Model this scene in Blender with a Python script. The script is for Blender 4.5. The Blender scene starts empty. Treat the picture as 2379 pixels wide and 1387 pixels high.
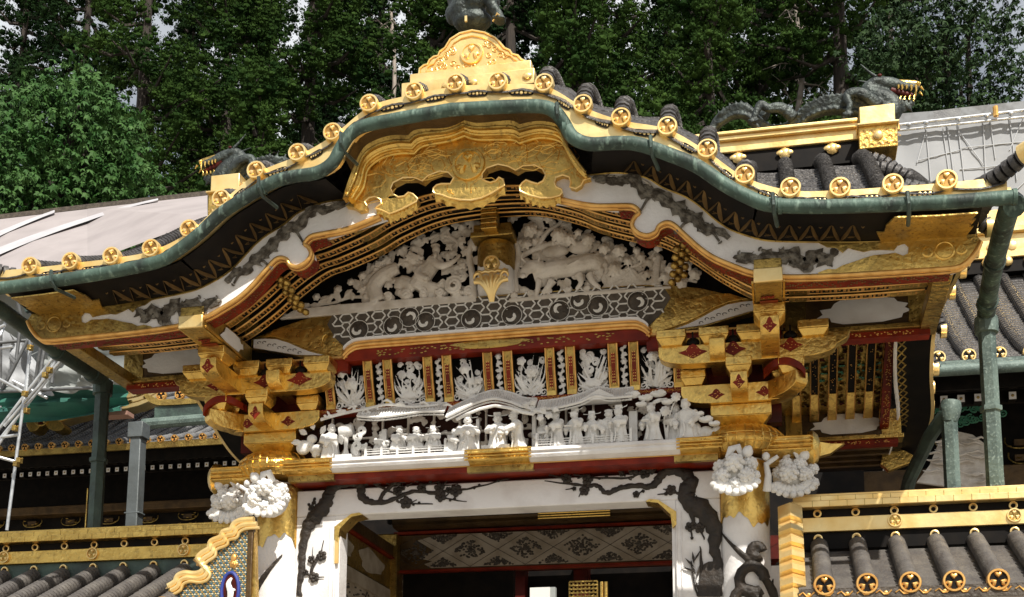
import bpy, math, random
from mathutils import Vector, Matrix, noise, geometry
random.seed(7)
S = bpy.context.scene
C = S.collection
# ---------------------------------------------------------------- camera
F, YAW, PIT, ROL = 2970.2, .211, .159, .005
CAM = Vector((1.709, -7.704, 1.6)); PPX, PPY = 1189.5, 1422.0
_r = Vector((math.cos(YAW), math.sin(YAW), 0))
_w = Vector((-math.sin(YAW)*math.cos(PIT), math.cos(YAW)*math.cos(PIT), math.sin(PIT)))
_u = _r.cross(_w)
_r, _u = math.cos(ROL)*_r + math.sin(ROL)*_u, -math.sin(ROL)*_r + math.cos(ROL)*_u
cam = bpy.data.cameras.new('camera'); co = bpy.data.objects.new('camera', cam); C.objects.link(co)
M = Matrix((( _r.x, _u.x, -_w.x), (_r.y, _u.y, -_w.y), (_r.z, _u.z, -_w.z))).to_4x4(); M.translation = CAM
co.matrix_world = M
cam.sensor_fit = 'HORIZONTAL'; cam.sensor_width = 36; cam.lens = F/2379*36
cam.shift_y = (PPY-693.5)/2379; cam.clip_start = .05; cam.clip_end = 3000
S.camera = co
S.render.resolution_x = 1024; S.render.resolution_y = 597
def at(px, py, Y):                         # photo pixel -> point on the plane y = Y
    d = _w*F + _r*(px-PPX) + _u*(PPY-py)
    return CAM + d*((Y-CAM.y)/d.y)
# ---------------------------------------------------------------- light
SUN_EL, SUN_AZ = math.radians(49), math.radians(31)      # azimuth: to the right of straight-in-front
sd = Vector((math.sin(SUN_AZ)*math.cos(SUN_EL), -math.cos(SUN_AZ)*math.cos(SUN_EL), math.sin(SUN_EL)))
W = bpy.data.worlds.new("World"); S.world = W; W.use_nodes = True
nt = W.node_tree; nt.nodes.clear()
sky = nt.nodes.new('ShaderNodeTexSky'); sky.sky_type = 'NISHITA'; sky.sun_disc = False
sky.sun_elevation = SUN_EL; sky.sun_rotation = math.atan2(sd.x, sd.y)
sky.air_density = 1.4; sky.dust_density = 4.0
bg = nt.nodes.new('ShaderNodeBackground'); bg.inputs[1].default_value = .05
wo = nt.nodes.new('ShaderNodeOutputWorld')
tcw = nt.nodes.new('ShaderNodeTexCoord'); nz = nt.nodes.new('ShaderNodeTexNoise'); nz.inputs['Scale'].default_value = 2.2; nz.inputs['Detail'].default_value = 7
mr = nt.nodes.new('ShaderNodeMapRange'); mr.inputs[1].default_value = .44; mr.inputs[2].default_value = .58
mx = nt.nodes.new('ShaderNodeMix'); mx.data_type = 'RGBA'; mx.inputs[7].default_value = (14, 14.4, 14.9, 1)      # sunlit white cloud
nt.links.new(tcw.outputs['Generated'], nz.inputs['Vector']); nt.links.new(nz.outputs[0], mr.inputs[0]); nt.links.new(mr.outputs[0], mx.inputs[0])
nt.links.new(sky.outputs[0], mx.inputs[6]); nt.links.new(mx.outputs[2], bg.inputs[0]); nt.links.new(bg.outputs[0], wo.inputs[0])
sl = bpy.data.lights.new('sun', 'SUN'); sl.energy = 5.0; sl.angle = math.radians(.5); sl.color = (1, .95, .86)
so = bpy.data.objects.new('sun', sl); C.objects.link(so)
so.rotation_euler = sd.to_track_quat('Z', 'Y').to_euler()
S.view_settings.view_transform = 'Standard'; S.view_settings.look = 'None'; S.view_settings.gamma = 1
S.view_settings.exposure = 0.34
# ---------------------------------------------------------------- materials
def mat(name, col, rough=.6, metal=0., col2=None, nscale=8., bump=.0, bscale=30., lo=.4, hi=.65, spec=.5, col3=None, n3=60., stretch=None, thin=False):
    m = bpy.data.materials.new(name); m.use_nodes = True
    t = m.node_tree; b = t.nodes['Principled BSDF']; L = t.links.new
    b.inputs['Roughness'].default_value = rough; b.inputs['Metallic'].default_value = metal
    b.inputs['Specular IOR Level'].default_value = spec
    b.inputs['Base Color'].default_value = (*col, 1)
    tc = t.nodes.new('ShaderNodeTexCoord'); src = tc.outputs['Object']
    if stretch:
        mp = t.nodes.new('ShaderNodeMapping'); mp.inputs['Scale'].default_value = stretch
        L(src, mp.inputs[0]); src = mp.outputs[0]
    def ramp(scale, c1, c2, lo, hi):
        n = t.nodes.new('ShaderNodeTexNoise'); n.inputs['Scale'].default_value = scale; n.inputs['Detail'].default_value = 6
        L(src, n.inputs['Vector'])
        mr = t.nodes.new('ShaderNodeMapRange'); mr.inputs[1].default_value = lo; mr.inputs[2].default_value = hi
        L(n.outputs[0], mr.inputs[0])
        mx = t.nodes.new('ShaderNodeMix'); mx.data_type = 'RGBA'
        L(mr.outputs[0], mx.inputs[0])
        if isinstance(c1, tuple): mx.inputs[6].default_value = (*c1, 1)
        else: L(c1, mx.inputs[6])
        mx.inputs[7].default_value = (*c2, 1)
        return mx.outputs[2]
    o = None
    if col2: o = ramp(nscale, col, col2, lo, hi)
    if col3: o = ramp(n3, o if o else col, col3, .55, .72)
    if o: L(o, b.inputs['Base Color'])
    if bump:
        n = t.nodes.new('ShaderNodeTexNoise'); n.inputs['Scale'].default_value = bscale; n.inputs['Detail'].default_value = 5
        L(src, n.inputs['Vector'])
        bp = t.nodes.new('ShaderNodeBump'); bp.inputs['Strength'].default_value = bump; bp.inputs['Distance'].default_value = .02
        L(n.outputs[0], bp.inputs['Height']); L(bp.outputs[0], b.inputs['Normal'])
        rr = t.nodes.new('ShaderNodeMapRange'); rr.inputs[3].default_value = max(.05, rough-.12); rr.inputs[4].default_value = min(1, rough+.15)
        L(n.outputs[0], rr.inputs[0]); L(rr.outputs[0], b.inputs['Roughness'])
    return m
GOLD = mat('gold leaf', (.88, .59, .165), .30, .96, (.58, .37, .10), 9, .28, 40, .4, .75, col3=(.50, .33, .10), n3=26)
GOLDP = mat('polished gold', (1.0, .76, .35), .33, .66, (.92, .62, .22), 6, .15, 14)
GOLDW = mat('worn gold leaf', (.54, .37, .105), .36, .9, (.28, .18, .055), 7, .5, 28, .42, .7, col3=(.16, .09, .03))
GOLDL = mat('gold painted line', (.85, .50, .16), .38, .75, (.65, .34, .09), 14)
WHITE = mat('white shell paint', (.80, .78, .77), .62, 0, (.62, .58, .56), 5, .15, 60, .45, .75)
CARVE = mat('weathered white carving', (.72, .67, .61), .7, 0, (.50, .44, .37), 9, .3, 70, .42, .7)
CARVE2 = mat('white carving', (.80, .79, .77), .6, 0, (.62, .60, .57), 12, .2, 70, .45, .75)
LATT = mat('lattice white', (.78, .76, .72), .6)
LATG = mat('lattice ground', (.105, .085, .065), .7, 0, (.06, .048, .036), 20)
TILE = mat('dark copper tile', (.050, .046, .045), .5, .25, (.095, .088, .083), 14, .4, 60, .4, .7, col3=(.03, .028, .03), n3=25)
TILEL = mat('weathered tile', (.075, .067, .062), .62, .1, (.125, .113, .10), 10, .4, 50, .4, .7)
GROOVE = mat('dark tile joint', (.012, .011, .011), .8, spec=.1)
TILEG = mat('grey lead tile', (.13, .13, .135), .6, .1, (.21, .21, .21), 6, .4, 40, .4, .7)
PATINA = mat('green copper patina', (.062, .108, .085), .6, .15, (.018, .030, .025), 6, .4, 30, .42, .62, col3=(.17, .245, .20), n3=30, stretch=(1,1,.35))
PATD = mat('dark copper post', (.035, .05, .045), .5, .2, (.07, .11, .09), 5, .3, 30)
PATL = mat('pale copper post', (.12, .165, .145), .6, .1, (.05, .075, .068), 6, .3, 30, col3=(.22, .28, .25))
GREYP = mat('grey box pipe', (.11, .125, .13), .5, .2, (.075, .085, .085), 5, .2, 20)
BLACK = mat('black lacquer', (.006, .005, .0045), .55, 0, (.012, .009, .007), 8, spec=.12)
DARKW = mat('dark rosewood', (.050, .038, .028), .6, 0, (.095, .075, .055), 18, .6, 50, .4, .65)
INLAY = mat('carved grey brown wood', (.20, .18, .15), .6, 0, (.07, .058, .045), 26, .7, 60, .42, .58, spec=.2)
SHADEDW = mat('white in passage shade', (.42, .35, .27), .7, 0, (.30, .24, .17), 8)  # white paint, darkened and browned to put the passage's shade into the colour
PLUM = mat('dark inlay wood', (.016, .011, .007), .6, 0, (.034, .023, .015), 18, .5, 40)
RED = mat('vermilion lacquer', (.22, .020, .005), .45, 0, (.12, .010, .004), 8, spec=.25)
RECESS = mat('brown gilt ground', (.36, .20, .05), .5, .6, (.22, .11, .03), 20)
NICHE = mat('dark niche', (.035, .014, .010), .7, spec=.1)
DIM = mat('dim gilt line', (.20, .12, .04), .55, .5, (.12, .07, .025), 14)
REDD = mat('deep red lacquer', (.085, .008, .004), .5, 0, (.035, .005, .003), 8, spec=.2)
BRONZE = mat('dark bronze', (.032, .038, .036), .48, .5, (.075, .09, .083), 12, .6, 40, .4, .65, col3=(.018, .02, .02))
STEEL = mat('galvanised steel', (.62, .64, .66), .35, .6, (.42, .43, .44), 9)
STEELD = mat('dull steel tube', (.16, .165, .17), .5, .4, (.10, .10, .10), 9)
SHEET = mat('white scaffold sheet', (.34, .35, .365), .7, 0, (.27, .28, .295), 1.2, .2, 4)
LINE = mat('pole seen through sheet', (.45, .46, .475), .7)
SHEETG = mat('grey translucent net', (.22, .235, .23), .8, 0, (.32, .34, .33), .8, .3, 3)
GREENN = mat('green net', (.03, .15, .11), .8, 0, (.015, .07, .06), 2, .5, 5)
PINK = mat('faded roofing sheet', (.33, .295, .295), .7, 0, (.28, .25, .25), 1.5, .1, 8)
PALE = mat('pale roofing strip', (.44, .43, .45), .8, 0, (.38, .37, .39), 2)
GRAVEL = mat('pale gravel', (.31, .28, .23), .9, 0, (.23, .21, .17), 30, .6, 60)
STONE = mat('granite', (.33, .32, .30), .8, 0, (.24, .23, .22), 12, .4, 50)
PLAST = mat('cream paper', (.75, .73, .70), .7)
GREENL = mat('green lacquer', (.05, .22, .13), .4)
BLUEL = mat('blue lacquer', (.03, .05, .26), .35)
BROWN = mat('brown painted beam', (.11, .062, .020), .45, .35, (.055, .030, .010), 6, .3, 30)
# ---------------------------------------------------------------- mesh builder
class MB:
    def __init__(s): s.v = []; s.f = []; s.m = []
    def add(s, vs, fs, mi=0):
        o = len(s.v); s.v += [Vector(v) for v in vs]
        for f in fs: s.f.append([i+o for i in f]); s.m.append(mi)
        return s
    def box(s, a, b, mi=0, R=None, c=None):
        x0, y0, z0 = a; x1, y1, z1 = b
        vs = [Vector(p) for p in ((x0,y0,z0),(x1,y0,z0),(x1,y1,z0),(x0,y1,z0),(x0,y0,z1),(x1,y0,z1),(x1,y1,z1),(x0,y1,z1))]
        if R is not None:
            c = Vector(c) if c is not None else sum(vs, Vector())/8
            vs = [R @ (v-c) + c for v in vs]
        return s.add(vs, [(0,3,2,1),(4,5,6,7),(0,1,5,4),(1,2,6,5),(2,3,7,6),(3,0,4,7)], mi)
    def bar(s, a, b, w, h, mi=0, up=Vector((0,0,1))):      # rectangular bar from a to b
        a, b = Vector(a), Vector(b); d = (b-a).normalized(); x = d.cross(up)
        if x.length < 1e-4: x = Vector((1,0,0))
        x.normalize(); y = x.cross(d)
        vs = [p + x*i*w/2 + y*j*h/2 for p in (a, b) for i, j in ((-1,-1),(1,-1),(1,1),(-1,1))]
        return s.add(vs, [(0,1,2,3),(7,6,5,4),(0,4,5,1),(1,5,6,2),(2,6,7,3),(3,7,4,0)], mi)
    def prism(s, poly, off, mi=0):                        # closed outline (any concavity), extruded by off
        poly = [Vector(p) for p in poly]; off = Vector(off)
        t = geometry.tessellate_polygon([poly]); n = len(poly)
        o = len(s.v); s.v += poly + [p+off for p in poly]
        for a, b, c in t: s.f += [[o+a, o+b, o+c], [o+n+c, o+n+b, o+n+a]]; s.m += [mi, mi]
        for i in range(n): j = (i+1) % n; s.f.append([o+i, o+n+i, o+n+j, o+j]); s.m.append(mi)
        return s
    def band(s, A, B, off, mi=0):                         # solid ribbon between two open polylines
        off = Vector(off); n = len(A)
        vs = [Vector(a) for a in A] + [Vector(b) for b in B]; vs += [v+off for v in vs]
        f = []
        for i in range(n-1):
            f += [(i,i+1,n+i+1,n+i), (2*n+i,3*n+i,3*n+i+1,2*n+i+1), (i,2*n+i,2*n+i+1,i+1), (n+i,n+i+1,3*n+i+1,3*n+i)]
        f += [(0,n,3*n,2*n), (n-1,3*n-1,4*n-1,2*n-1)]
        return s.add(vs, f, mi)
    def sheet(s, A, B, mi=0):
        n = len(A); return s.add(list(A)+list(B), [(i,i+1,n+i+1,n+i) for i in range(n-1)], mi)
    def grid(s, rows, mi=0):
        n = len(rows[0]); vs = [p for r in rows for p in r]
        return s.add(vs, [(i*n+j, i*n+j+1, (i+1)*n+j+1, (i+1)*n+j) for i in range(len(rows)-1) for j in range(n-1)], mi)
    def tube(s, pts, rad, n=8, mi=0, flat=1., half=False):
        pts = [Vector(p) for p in pts]
        if not isinstance(rad, (list, tuple)): rad = [rad]*len(pts)
        vs = []; f = []; x = None; m = len(pts)
        for i, p in enumerate(pts):
            d = (pts[min(i+1, m-1)] - pts[max(i-1, 0)])
            d = d.normalized() if d.length > 1e-9 else Vector((0,0,1))
            if x is None:
                x = d.cross(Vector((0,0,1)));
                if x.length < .1: x = d.cross(Vector((0,1,0)))
            x = (x - d*x.dot(d))
            if x.length < 1e-6: x = d.orthogonal()
            x.normalize(); y = d.cross(x)
            for k in range(n):
                a = 2*math.pi*k/n; vs.append(p + (x*math.cos(a)*flat + y*math.sin(a))*rad[i])
        for i in range(m-1):
            for k in range(n): f.append((i*n+k, i*n+(k+1)%n, (i+1)*n+(k+1)%n, (i+1)*n+k))
        f.append(tuple(range(n))[::-1]); f.append(tuple((m-1)*n+k for k in range(n)))
        return s.add(vs, f, mi)
    def ell(s, c, r, R=None, n=8, h=6, mi=0):
        c = Vector(c); r = Vector(r) if not isinstance(r, (int, float)) else Vector((r, r, r))
        vs = []; f = []
        for i in range(1, h):
            a = math.pi*i/h
            for k in range(n):
                b = 2*math.pi*k/n; p = Vector((r.x*math.sin(a)*math.cos(b), r.y*math.sin(a)*math.sin(b), r.z*math.cos(a)))
                vs.append(c + (R @ p if R is not None else p))
        t = Vector((0,0,r.z)); vs += [c + (R @ t if R is not None else t), c - (R @ t if R is not None else t)]
        T = len(vs)-2
        for i in range(h-2):
            for k in range(n): f.append((i*n+k, (i+1)*n+k, (i+1)*n+(k+1)%n, i*n+(k+1)%n))
        for k in range(n): f.append((T, k, (k+1)%n)); f.append((T+1, (h-2)*n+(k+1)%n, (h-2)*n+k))
        return s.add(vs, f, mi)
    def lathe(s, prof, c=(0,0,0), ax=Vector((0,0,1)), n=20, mi=0, fold=0, amp=0):  # prof: (radius, height)
        c = Vector(c); ax = Vector(ax).normalized(); x = ax.orthogonal().normalized(); y = ax.cross(x)
        vs = []; f = []
        for r, h in prof:
            for k in range(n):
                a = 2*math.pi*k/n; rr = r*(1+amp*abs(math.sin(fold*a/2))) if fold else r
                vs.append(c + ax*h + (x*math.cos(a)+y*math.sin(a))*rr)
        for i in range(len(prof)-1):
            for k in range(n): f.append((i*n+k, i*n+(k+1)%n, (i+1)*n+(k+1)%n, (i+1)*n+k))
        f.append(tuple(range(n))[::-1]); f.append(tuple((len(prof)-1)*n+k for k in range(n)))
        return s.add(vs, f, mi)
    def xf(s, M):
        s.v = [M @ v for v in s.v]; return s
    def mirror(s):
        s.v = [Vector((-v.x, v.y, v.z)) for v in s.v]; s.f = [f[::-1] for f in s.f]; return s
    def join(s, o, M=None, mi=None):
        b = len(s.v); s.v += [(M @ v if M is not None else v.copy()) for v in o.v]
        s.f += [[i+b for i in f] for f in o.f]; s.m += [mi if mi is not None else k for k in o.m]; return s
    def build(s, name, mats, parent=None, label=None, smooth=35, bevel=0, remesh=0, seg=2):
        me = bpy.data.meshes.new(name); me.from_pydata([tuple(v) for v in s.v], [], s.f)
        if not isinstance(mats, (list, tuple)): mats = [mats]
        if s.m and max(s.m) >= len(mats): mats = list(mats) + [GROOVE]*(max(s.m)-len(mats)+1)
        for m in mats: me.materials.append(m)
        me.polygons.foreach_set('material_index', s.m); me.update()
        if smooth: me.polygons.foreach_set('use_smooth', [True]*len(me.polygons)); me.set_sharp_from_angle(angle=math.radians(smooth))
        o = bpy.data.objects.new(name, me); C.objects.link(o)
        if parent is not None:
            o.parent = parent; w = pw(parent)
            if w.length: me.transform(Matrix.Translation(-w))
        if label: o['label'] = label
        if bevel:
            b = o.modifiers.new('bevel', 'BEVEL'); b.width = bevel; b.segments = seg; b.limit_method = 'ANGLE'; b.angle_limit = math.radians(50)
        if remesh:
            r = o.modifiers.new('remesh', 'REMESH'); r.mode = 'VOXEL'; r.voxel_size = remesh; r.use_smooth_shade = True
            sm = o.modifiers.new('smooth', 'SMOOTH'); sm.factor = .25; sm.iterations = 1
        return o
def pw(o):
    p = o.location.copy(); q = o.parent
    while q is not None: p += q.location; q = q.parent
    return p
def empty(name, loc, label, cat, group=None):
    o = bpy.data.objects.new(name, None); C.objects.link(o); o.location = loc; o.empty_display_size = .2
    o['label'] = label; o['category'] = cat
    if group: o['group'] = group
    return o
def tag(o, label=None, cat=None, group=None, kind=None):
    for k, v in (('label', label), ('category', cat), ('group', group), ('kind', kind)):
        if v: o[k] = v
    return o
def cr(pts, n=6):                                          # Catmull-Rom through points
    pts = [Vector(p) for p in pts]; out = []
    for i in range(len(pts)-1):
        p0, p1, p2, p3 = pts[max(i-1,0)], pts[i], pts[i+1], pts[min(i+2, len(pts)-1)]
        for k in range(n):
            t = k/n
            out.append(.5*((2*p1) + (p2-p0)*t + (2*p0-5*p1+4*p2-p3)*t*t + (3*p1-p0-3*p2+p3)*t**3))
    out.append(pts[-1]); return out
def lerp(x, xs, ys):
    if x <= xs[0]: return ys[0]
    for i in range(len(xs)-1):
        if x <= xs[i+1]:
            t = (x-xs[i])/(xs[i+1]-xs[i]); return ys[i]*(1-t)+ys[i+1]*t
    return ys[-1]
def resample(pts, n):
    L = [0]
    for a, b in zip(pts, pts[1:]): L.append(L[-1]+(b-a).length)
    out = []
    for k in range(n):
        d = L[-1]*k/(n-1); i = 0
        while i < len(L)-2 and L[i+1] < d: i += 1
        t = (d-L[i])/max(1e-9, L[i+1]-L[i]); out.append(pts[i].lerp(pts[i+1], min(1, max(0, t))))
    return out
def px(pts, Y): return [at(x, y, Y) for x, y in pts]
def mirr(pts): return [Vector((-p.x, p.y, p.z)) for p in pts]
def rotm(ax, deg): return Matrix.Rotation(math.radians(deg), 3, ax)
def inside(x, y, poly):
    ins = False; k = len(poly)
    for a in range(k):
        (x1, y1), (x2, y2) = poly[a], poly[(a+1)%k]
        if (y1 > y) != (y2 > y) and x < (x2-x1)*(y-y1)/(y2-y1)+x1: ins = not ins
    return ins
# ================================================================ GATE
gate = empty('ceremonial_gate', (0, 1.15, .6), 'ornate gold and white gate with a wavy cusped gable roof, carved pediment and flowered columns', 'gate')
def V(x, y, z): return Vector((x, y, z))
def both(pts): return mirr(pts)[::-1] + pts[1:] if abs(pts[0].x) < 1e-6 else (mirr(pts)[::-1], pts)
# ---- profiles (x, z), right half
FX = [0,.242,.506,.721,.929,1.179,1.388,1.58,1.813,2.062,2.325,2.588,2.87]
FZ = [5.666,5.645,5.602,5.451,5.348,5.267,5.114,4.948,4.85,4.825,4.817,4.811,4.815]
_fc = cr([V(x,0,z) for x, z in zip(FX, FZ)], 8); _fx = [p.x for p in _fc]; _fz = [p.z for p in _fc]
def Fz(x): return lerp(abs(x), _fx, _fz)
YF, YC = -1.3, 1.15
def Sz(y):
    t = min(1, abs(y-YC)/(YC-YF)); u = 1-t
    return 4.80 + 1.46*(u + .10*math.sin(u*2*math.pi)*-.4)
def Hz(x, y):                                              # height of the tile bed
    ax = abs(x); f = Fz(ax)
    rise = lerp(min(y, 2*YC-y)-YF, [0,.05,.12,.22,.38], [0,.08,.155,.205,.25])*(.5 + .5*min(1, max(0, (x-.25)/.35)))*min(1, max(0, (f-4.84)/.16))
    f = f - .05 + rise
    s = Sz(y) - .05
    e = max(0, (ax-2.32)/.56); s = s - (s-4.76)*.62*e*e*min(1, 1)
    return max(f, s, 4.75)
# ---- tile bed (stepped courses)
bed = MB(); xs = [-2.87+5.74*i/92 for i in range(93)]; rows = []
ny = 64
for j in range(ny+1):
    y = YF + (2*(YC-YF))*j/ny
    for st in (0, .0085):
        yy = y + (.0001 if st else 0)
        if y <= YC: st = st if True else 0
        rows.append([V(x, yy, Hz(x, y) + (st if y < YC else .0085-st) - .016*abs(math.sin(math.pi*i/4.)) ) for i, x in enumerate(xs)])
bed.grid(rows)
roof = bed.build('tile_bed', TILE, gate, smooth=25)
# ---- crest disk (three leaf crest in a ring), faces -Y, centre at origin
def crest(mb, c, r, m_rim=0, m_back=1, m_leaf=0, nrm=V(0,-1,0), depth=.03, up=V(0,0,1), n=22):
    nrm = nrm.normalized(); x = up.cross(nrm)
    x = -x.normalized(); y = nrm.cross(x)
    if y.dot(up) < 0: y = -y
    c = Vector(c)
    def P(a, b, d=0): return c + x*a + y*b + nrm*d
    prof = [(1.0, -depth), (1.0, .006), (.96, .011), (.80, .011), (.76, .004)]
    vs = []; fs = []
    for rr, h in prof:
        for k in range(n): a = 2*math.pi*k/n; vs.append(P(r*rr*math.cos(a), r*rr*math.sin(a), h))
    for i in range(len(prof)-1):
        for k in range(n): fs.append((i*n+k, i*n+(k+1)%n, (i+1)*n+(k+1)%n, (i+1)*n+k))
    fs.append(tuple(range(n))[::-1])
    mb.add(vs, fs, m_rim)
    vs = [P(0,0,.002)] + [P(r*.76*math.cos(2*math.pi*k/n), r*.76*math.sin(2*math.pi*k/n), .004) for k in range(n)]
    mb.add(vs, [(0, 1+k, 1+(k+1)%n) for k in range(n)], m_back)
    for j in range(3):                                      # hearts pointing to the middle
        a0 = math.pi/2 + j*2*math.pi/3; ca, sa = math.cos(a0), math.sin(a0)
        ring = []
        for k in range(14):
            t = 2*math.pi*k/14
            u_ = math.sin(t)**3*.37*r; v_ = ((13*math.cos(t)-5*math.cos(2*t)-2*math.cos(3*t)-math.cos(4*t))+2.5)/14.5*.33*r + .43*r
            ring.append((v_*ca - u_*sa, v_*sa + u_*ca))
        cu, cv = .40*r*ca, .40*r*sa
        vs = [P(cu, cv, .003+.20*r)] + [P(cu+(a-cu)*.62, cv+(b-cv)*.62, .003+.17*r) for a, b in ring] + [P(a, b, .002) for a, b in ring]
        fs = [(0, 1+k, 1+(k+1)%14) for k in range(14)] + [(1+k, 15+k, 15+(k+1)%14, 1+(k+1)%14) for k in range(14)]
        mb.add(vs, fs, m_leaf)
    return mb
def roll_tube(mb, pts, r, seg=.042, n=10, mi=0):            # ringed barrel tile row
    L = sum((b-a).length for a, b in zip(pts, pts[1:])); k = max(2, int(L/seg)); P = resample(pts, k+1)
    pp = []; rr = []
    for i in range(k):
        pp += [P[i], P[i].lerp(P[i+1], .12), P[i].lerp(P[i+1], .78), P[i].lerp(P[i+1], .82)]; rr += [r*.80, r*1.09, r*1.0, r*.80]
    pp.append(P[-1]); rr.append(r)
    o = len(mb.m); mb.tube(pp, rr, n, mi)
    for i in range(len(pp)-1):
        if i % 4 == 3:
            for q in range(n): mb.m[o+i*n+q] = 1
    return mb
CR = [(0, i) for i in range(1)]
for k in range(-11, 12):
    x = math.copysign(FX[abs(k)], k) if k else 0
    ys = [YF+.012 + (YC-YF)*i/30 for i in range(31)]
    pts = [V(x, y, Hz(x, y) + .05 + (0 if i else 0)) for i, y in enumerate(ys)]
    pts[0].z = Fz(x)
    pts = [p for p in pts]
    t = roll_tube(MB(), pts, .046).build('barrel_tile_row', TILE, gate, smooth=40)
    crest(MB(), (x, YF-.012, Fz(x)-.002), .054, 0, 1, 0).build('crest_cap', [GOLDP, RECESS], t, smooth=45)
# side slopes: barrel rows falling to the right and left eaves
for sx in (-1, 1):
    for j in range(9):
        y = YF + .30 + j*(2*(YC-YF)-.6)/8
        pts = [V(sx*(2.30+.62*i/10), y, Hz(2.30+.62*i/10, y)+.035) for i in range(11)]
        t = roll_tube(MB(), pts, .046).build('barrel_tile_row', TILE, gate, smooth=40)
        crest(MB(), pts[-1]+V(sx*.012, 0, 0), .054, 0, 1, 0, nrm=V(sx,0,0)).build('crest_cap', [GOLDP, RECESS], t, smooth=45)
    # corner hip roll
    a = V(sx*2.66, -1.12, 4.80); b = V(sx*2.99, -1.43, 4.875)
    t = roll_tube(MB(), [a, a.lerp(b,.5)+V(0,0,-.03), b], .045).build('corner_roll', TILE, gate, smooth=40)
    d = (b-a).normalized(); crest(MB(), b+d*.015, .056, 0, 1, 0, nrm=d, depth=.08).build('crest_cap', [GOLDP, RECESS], t, smooth=45)
# ---- gold eave fascia with dark cartouches
def Fl(xs, dz, y): return [V(x, y, Fz(x)+dz) for x in xs]
xe = [-2.88+5.76*i/160 for i in range(161)]
GX = [0,.31,.5,.58,.63,.68,.77,.91,1.03,1.2,1.34,1.47,1.6,1.72,2.0,2.3,2.6,2.9]
GZ = [5.45,5.43,5.41,5.37,5.30,5.21,5.16,5.15,5.13,5.05,4.97,4.86,4.77,4.715,4.68,4.66,4.645,4.64]
_gc = cr([V(x,0,z) for x, z in zip(GX, GZ)], 5)
def Gz(x): return lerp(abs(x), [p.x for p in _gc], [p.z for p in _gc])
fas = MB()
fas.band([V(x, -1.285, Fz(x)-.004) for x in xe], [V(x, -1.285, Gz(x)+.052) for x in xe], (0,.03,0))
fo = fas.build('eave_fascia', GOLDP, gate, smooth=30)
for k in range(-11, 11):
    xa = math.copysign(FX[abs(k)], k) if k else 0; xb = math.copysign(FX[abs(k+1)], k+1) if k+1 else 0
    xm = (xa+xb)/2; hw = abs(xb-xa)*.5 - .062
    c = V(xm, -1.288, Fz(xm)-.058); sl = (Fz(xm+.03)-Fz(xm-.03))/.06
    d = V(1,0,sl).normalized(); up = V(0,-1,0).cross(d); up = up if up.z > 0 else -up
    pts = []
    for t in range(20):
        a = 2*math.pi*t/20; pts.append(c + d*(math.copysign(abs(math.cos(a))**.45, math.cos(a))*hw) + up*(math.copysign(abs(math.sin(a))**.8, math.sin(a))*.019))
    m = MB().prism(pts, (0,-.003,0), 0)
    for q in range(-2, 3): m.ell(c+d*(q*hw*.36)+V(0,-.004,0), (hw*.15, .004, .010 if q else .014), None, 8, 5, 1)
    m.build('cartouche', [BLACK, GOLDP], fo, smooth=30)
# ---- gutter
gp = [V(p.x, -1.40, p.z) for p in _gc]; gp = mirr(gp)[::-1] + gp[1:]
for lo, hi in ((-3,-1.1),(-1.1,.62),(.62,1.75),(1.75,3)):
    seg = [p for p in gp if lo-.03 <= p.x <= hi+.03]
    g = MB().tube(seg, .037, 10).tube(seg[:1]+[seg[0]+V(.02,0,0)] , .042, 10).tube([seg[-1]-V(.02,0,0), seg[-1]], .042, 10)
    g.build('copper_gutter', PATINA, gate, smooth=50)
for x in (-2.36, -1.1, -.62, .60, 1.1, 1.72, 2.38):
    z = Gz(x)
    MB().tube([V(x,-1.445,z+.045), V(x+.004,-1.448,z-.02), V(x+.008,-1.40,z-.05), V(x+.02,-1.22,z-.03)], .011, 6).build('gutter_strap', PATD, gate)
# ---- bargeboard
HL = [(0,5.14),(.30,5.12),(.53,5.07),(.65,5.03),(.75,5.005),(.92,4.99),(.965,4.975),(.99,4.94),(.965,4.915),(.948,4.87),(.975,4.825),(1.03,4.80),(1.08,4.815),(1.10,4.85),(1.14,4.866),(1.18,4.85),(1.24,4.785),(1.32,4.70),(1.40,4.635),(1.51,4.575),(1.61,4.53),(1.76,4.495),(1.96,4.48),(2.2,4.472),(2.40,4.468),(2.63,4.465)]
HU = [(0,5.34),(.3,5.33),(.51,5.25),(.6,5.21),(.71,5.195),(.80,5.195),(.88,5.19),(.96,5.17),(1.03,5.145),(1.07,5.12),(1.11,5.085),(1.16,5.055),(1.22,5.025),(1.28,4.985),(1.34,4.93),(1.40,4.865),(1.45,4.82),(1.49,4.79),(1.56,4.755),(1.66,4.715),(1.77,4.695),(1.95,4.675),(2.15,4.655),(2.35,4.645),(2.55,4.642),(2.76,4.64)]
hl = [V(x,-1.0,z) for x, z in HL]; hu = [V(x,-1.0,z) for x, z in HU]
hl_e = hl + [V(2.70,-1,4.485), V(2.755,-1,4.545), V(2.785,-1,4.60)]
hlc = cr(hl, 3); huc = resample(cr(hu, 3), len(hlc)); hlr = hlc
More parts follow.
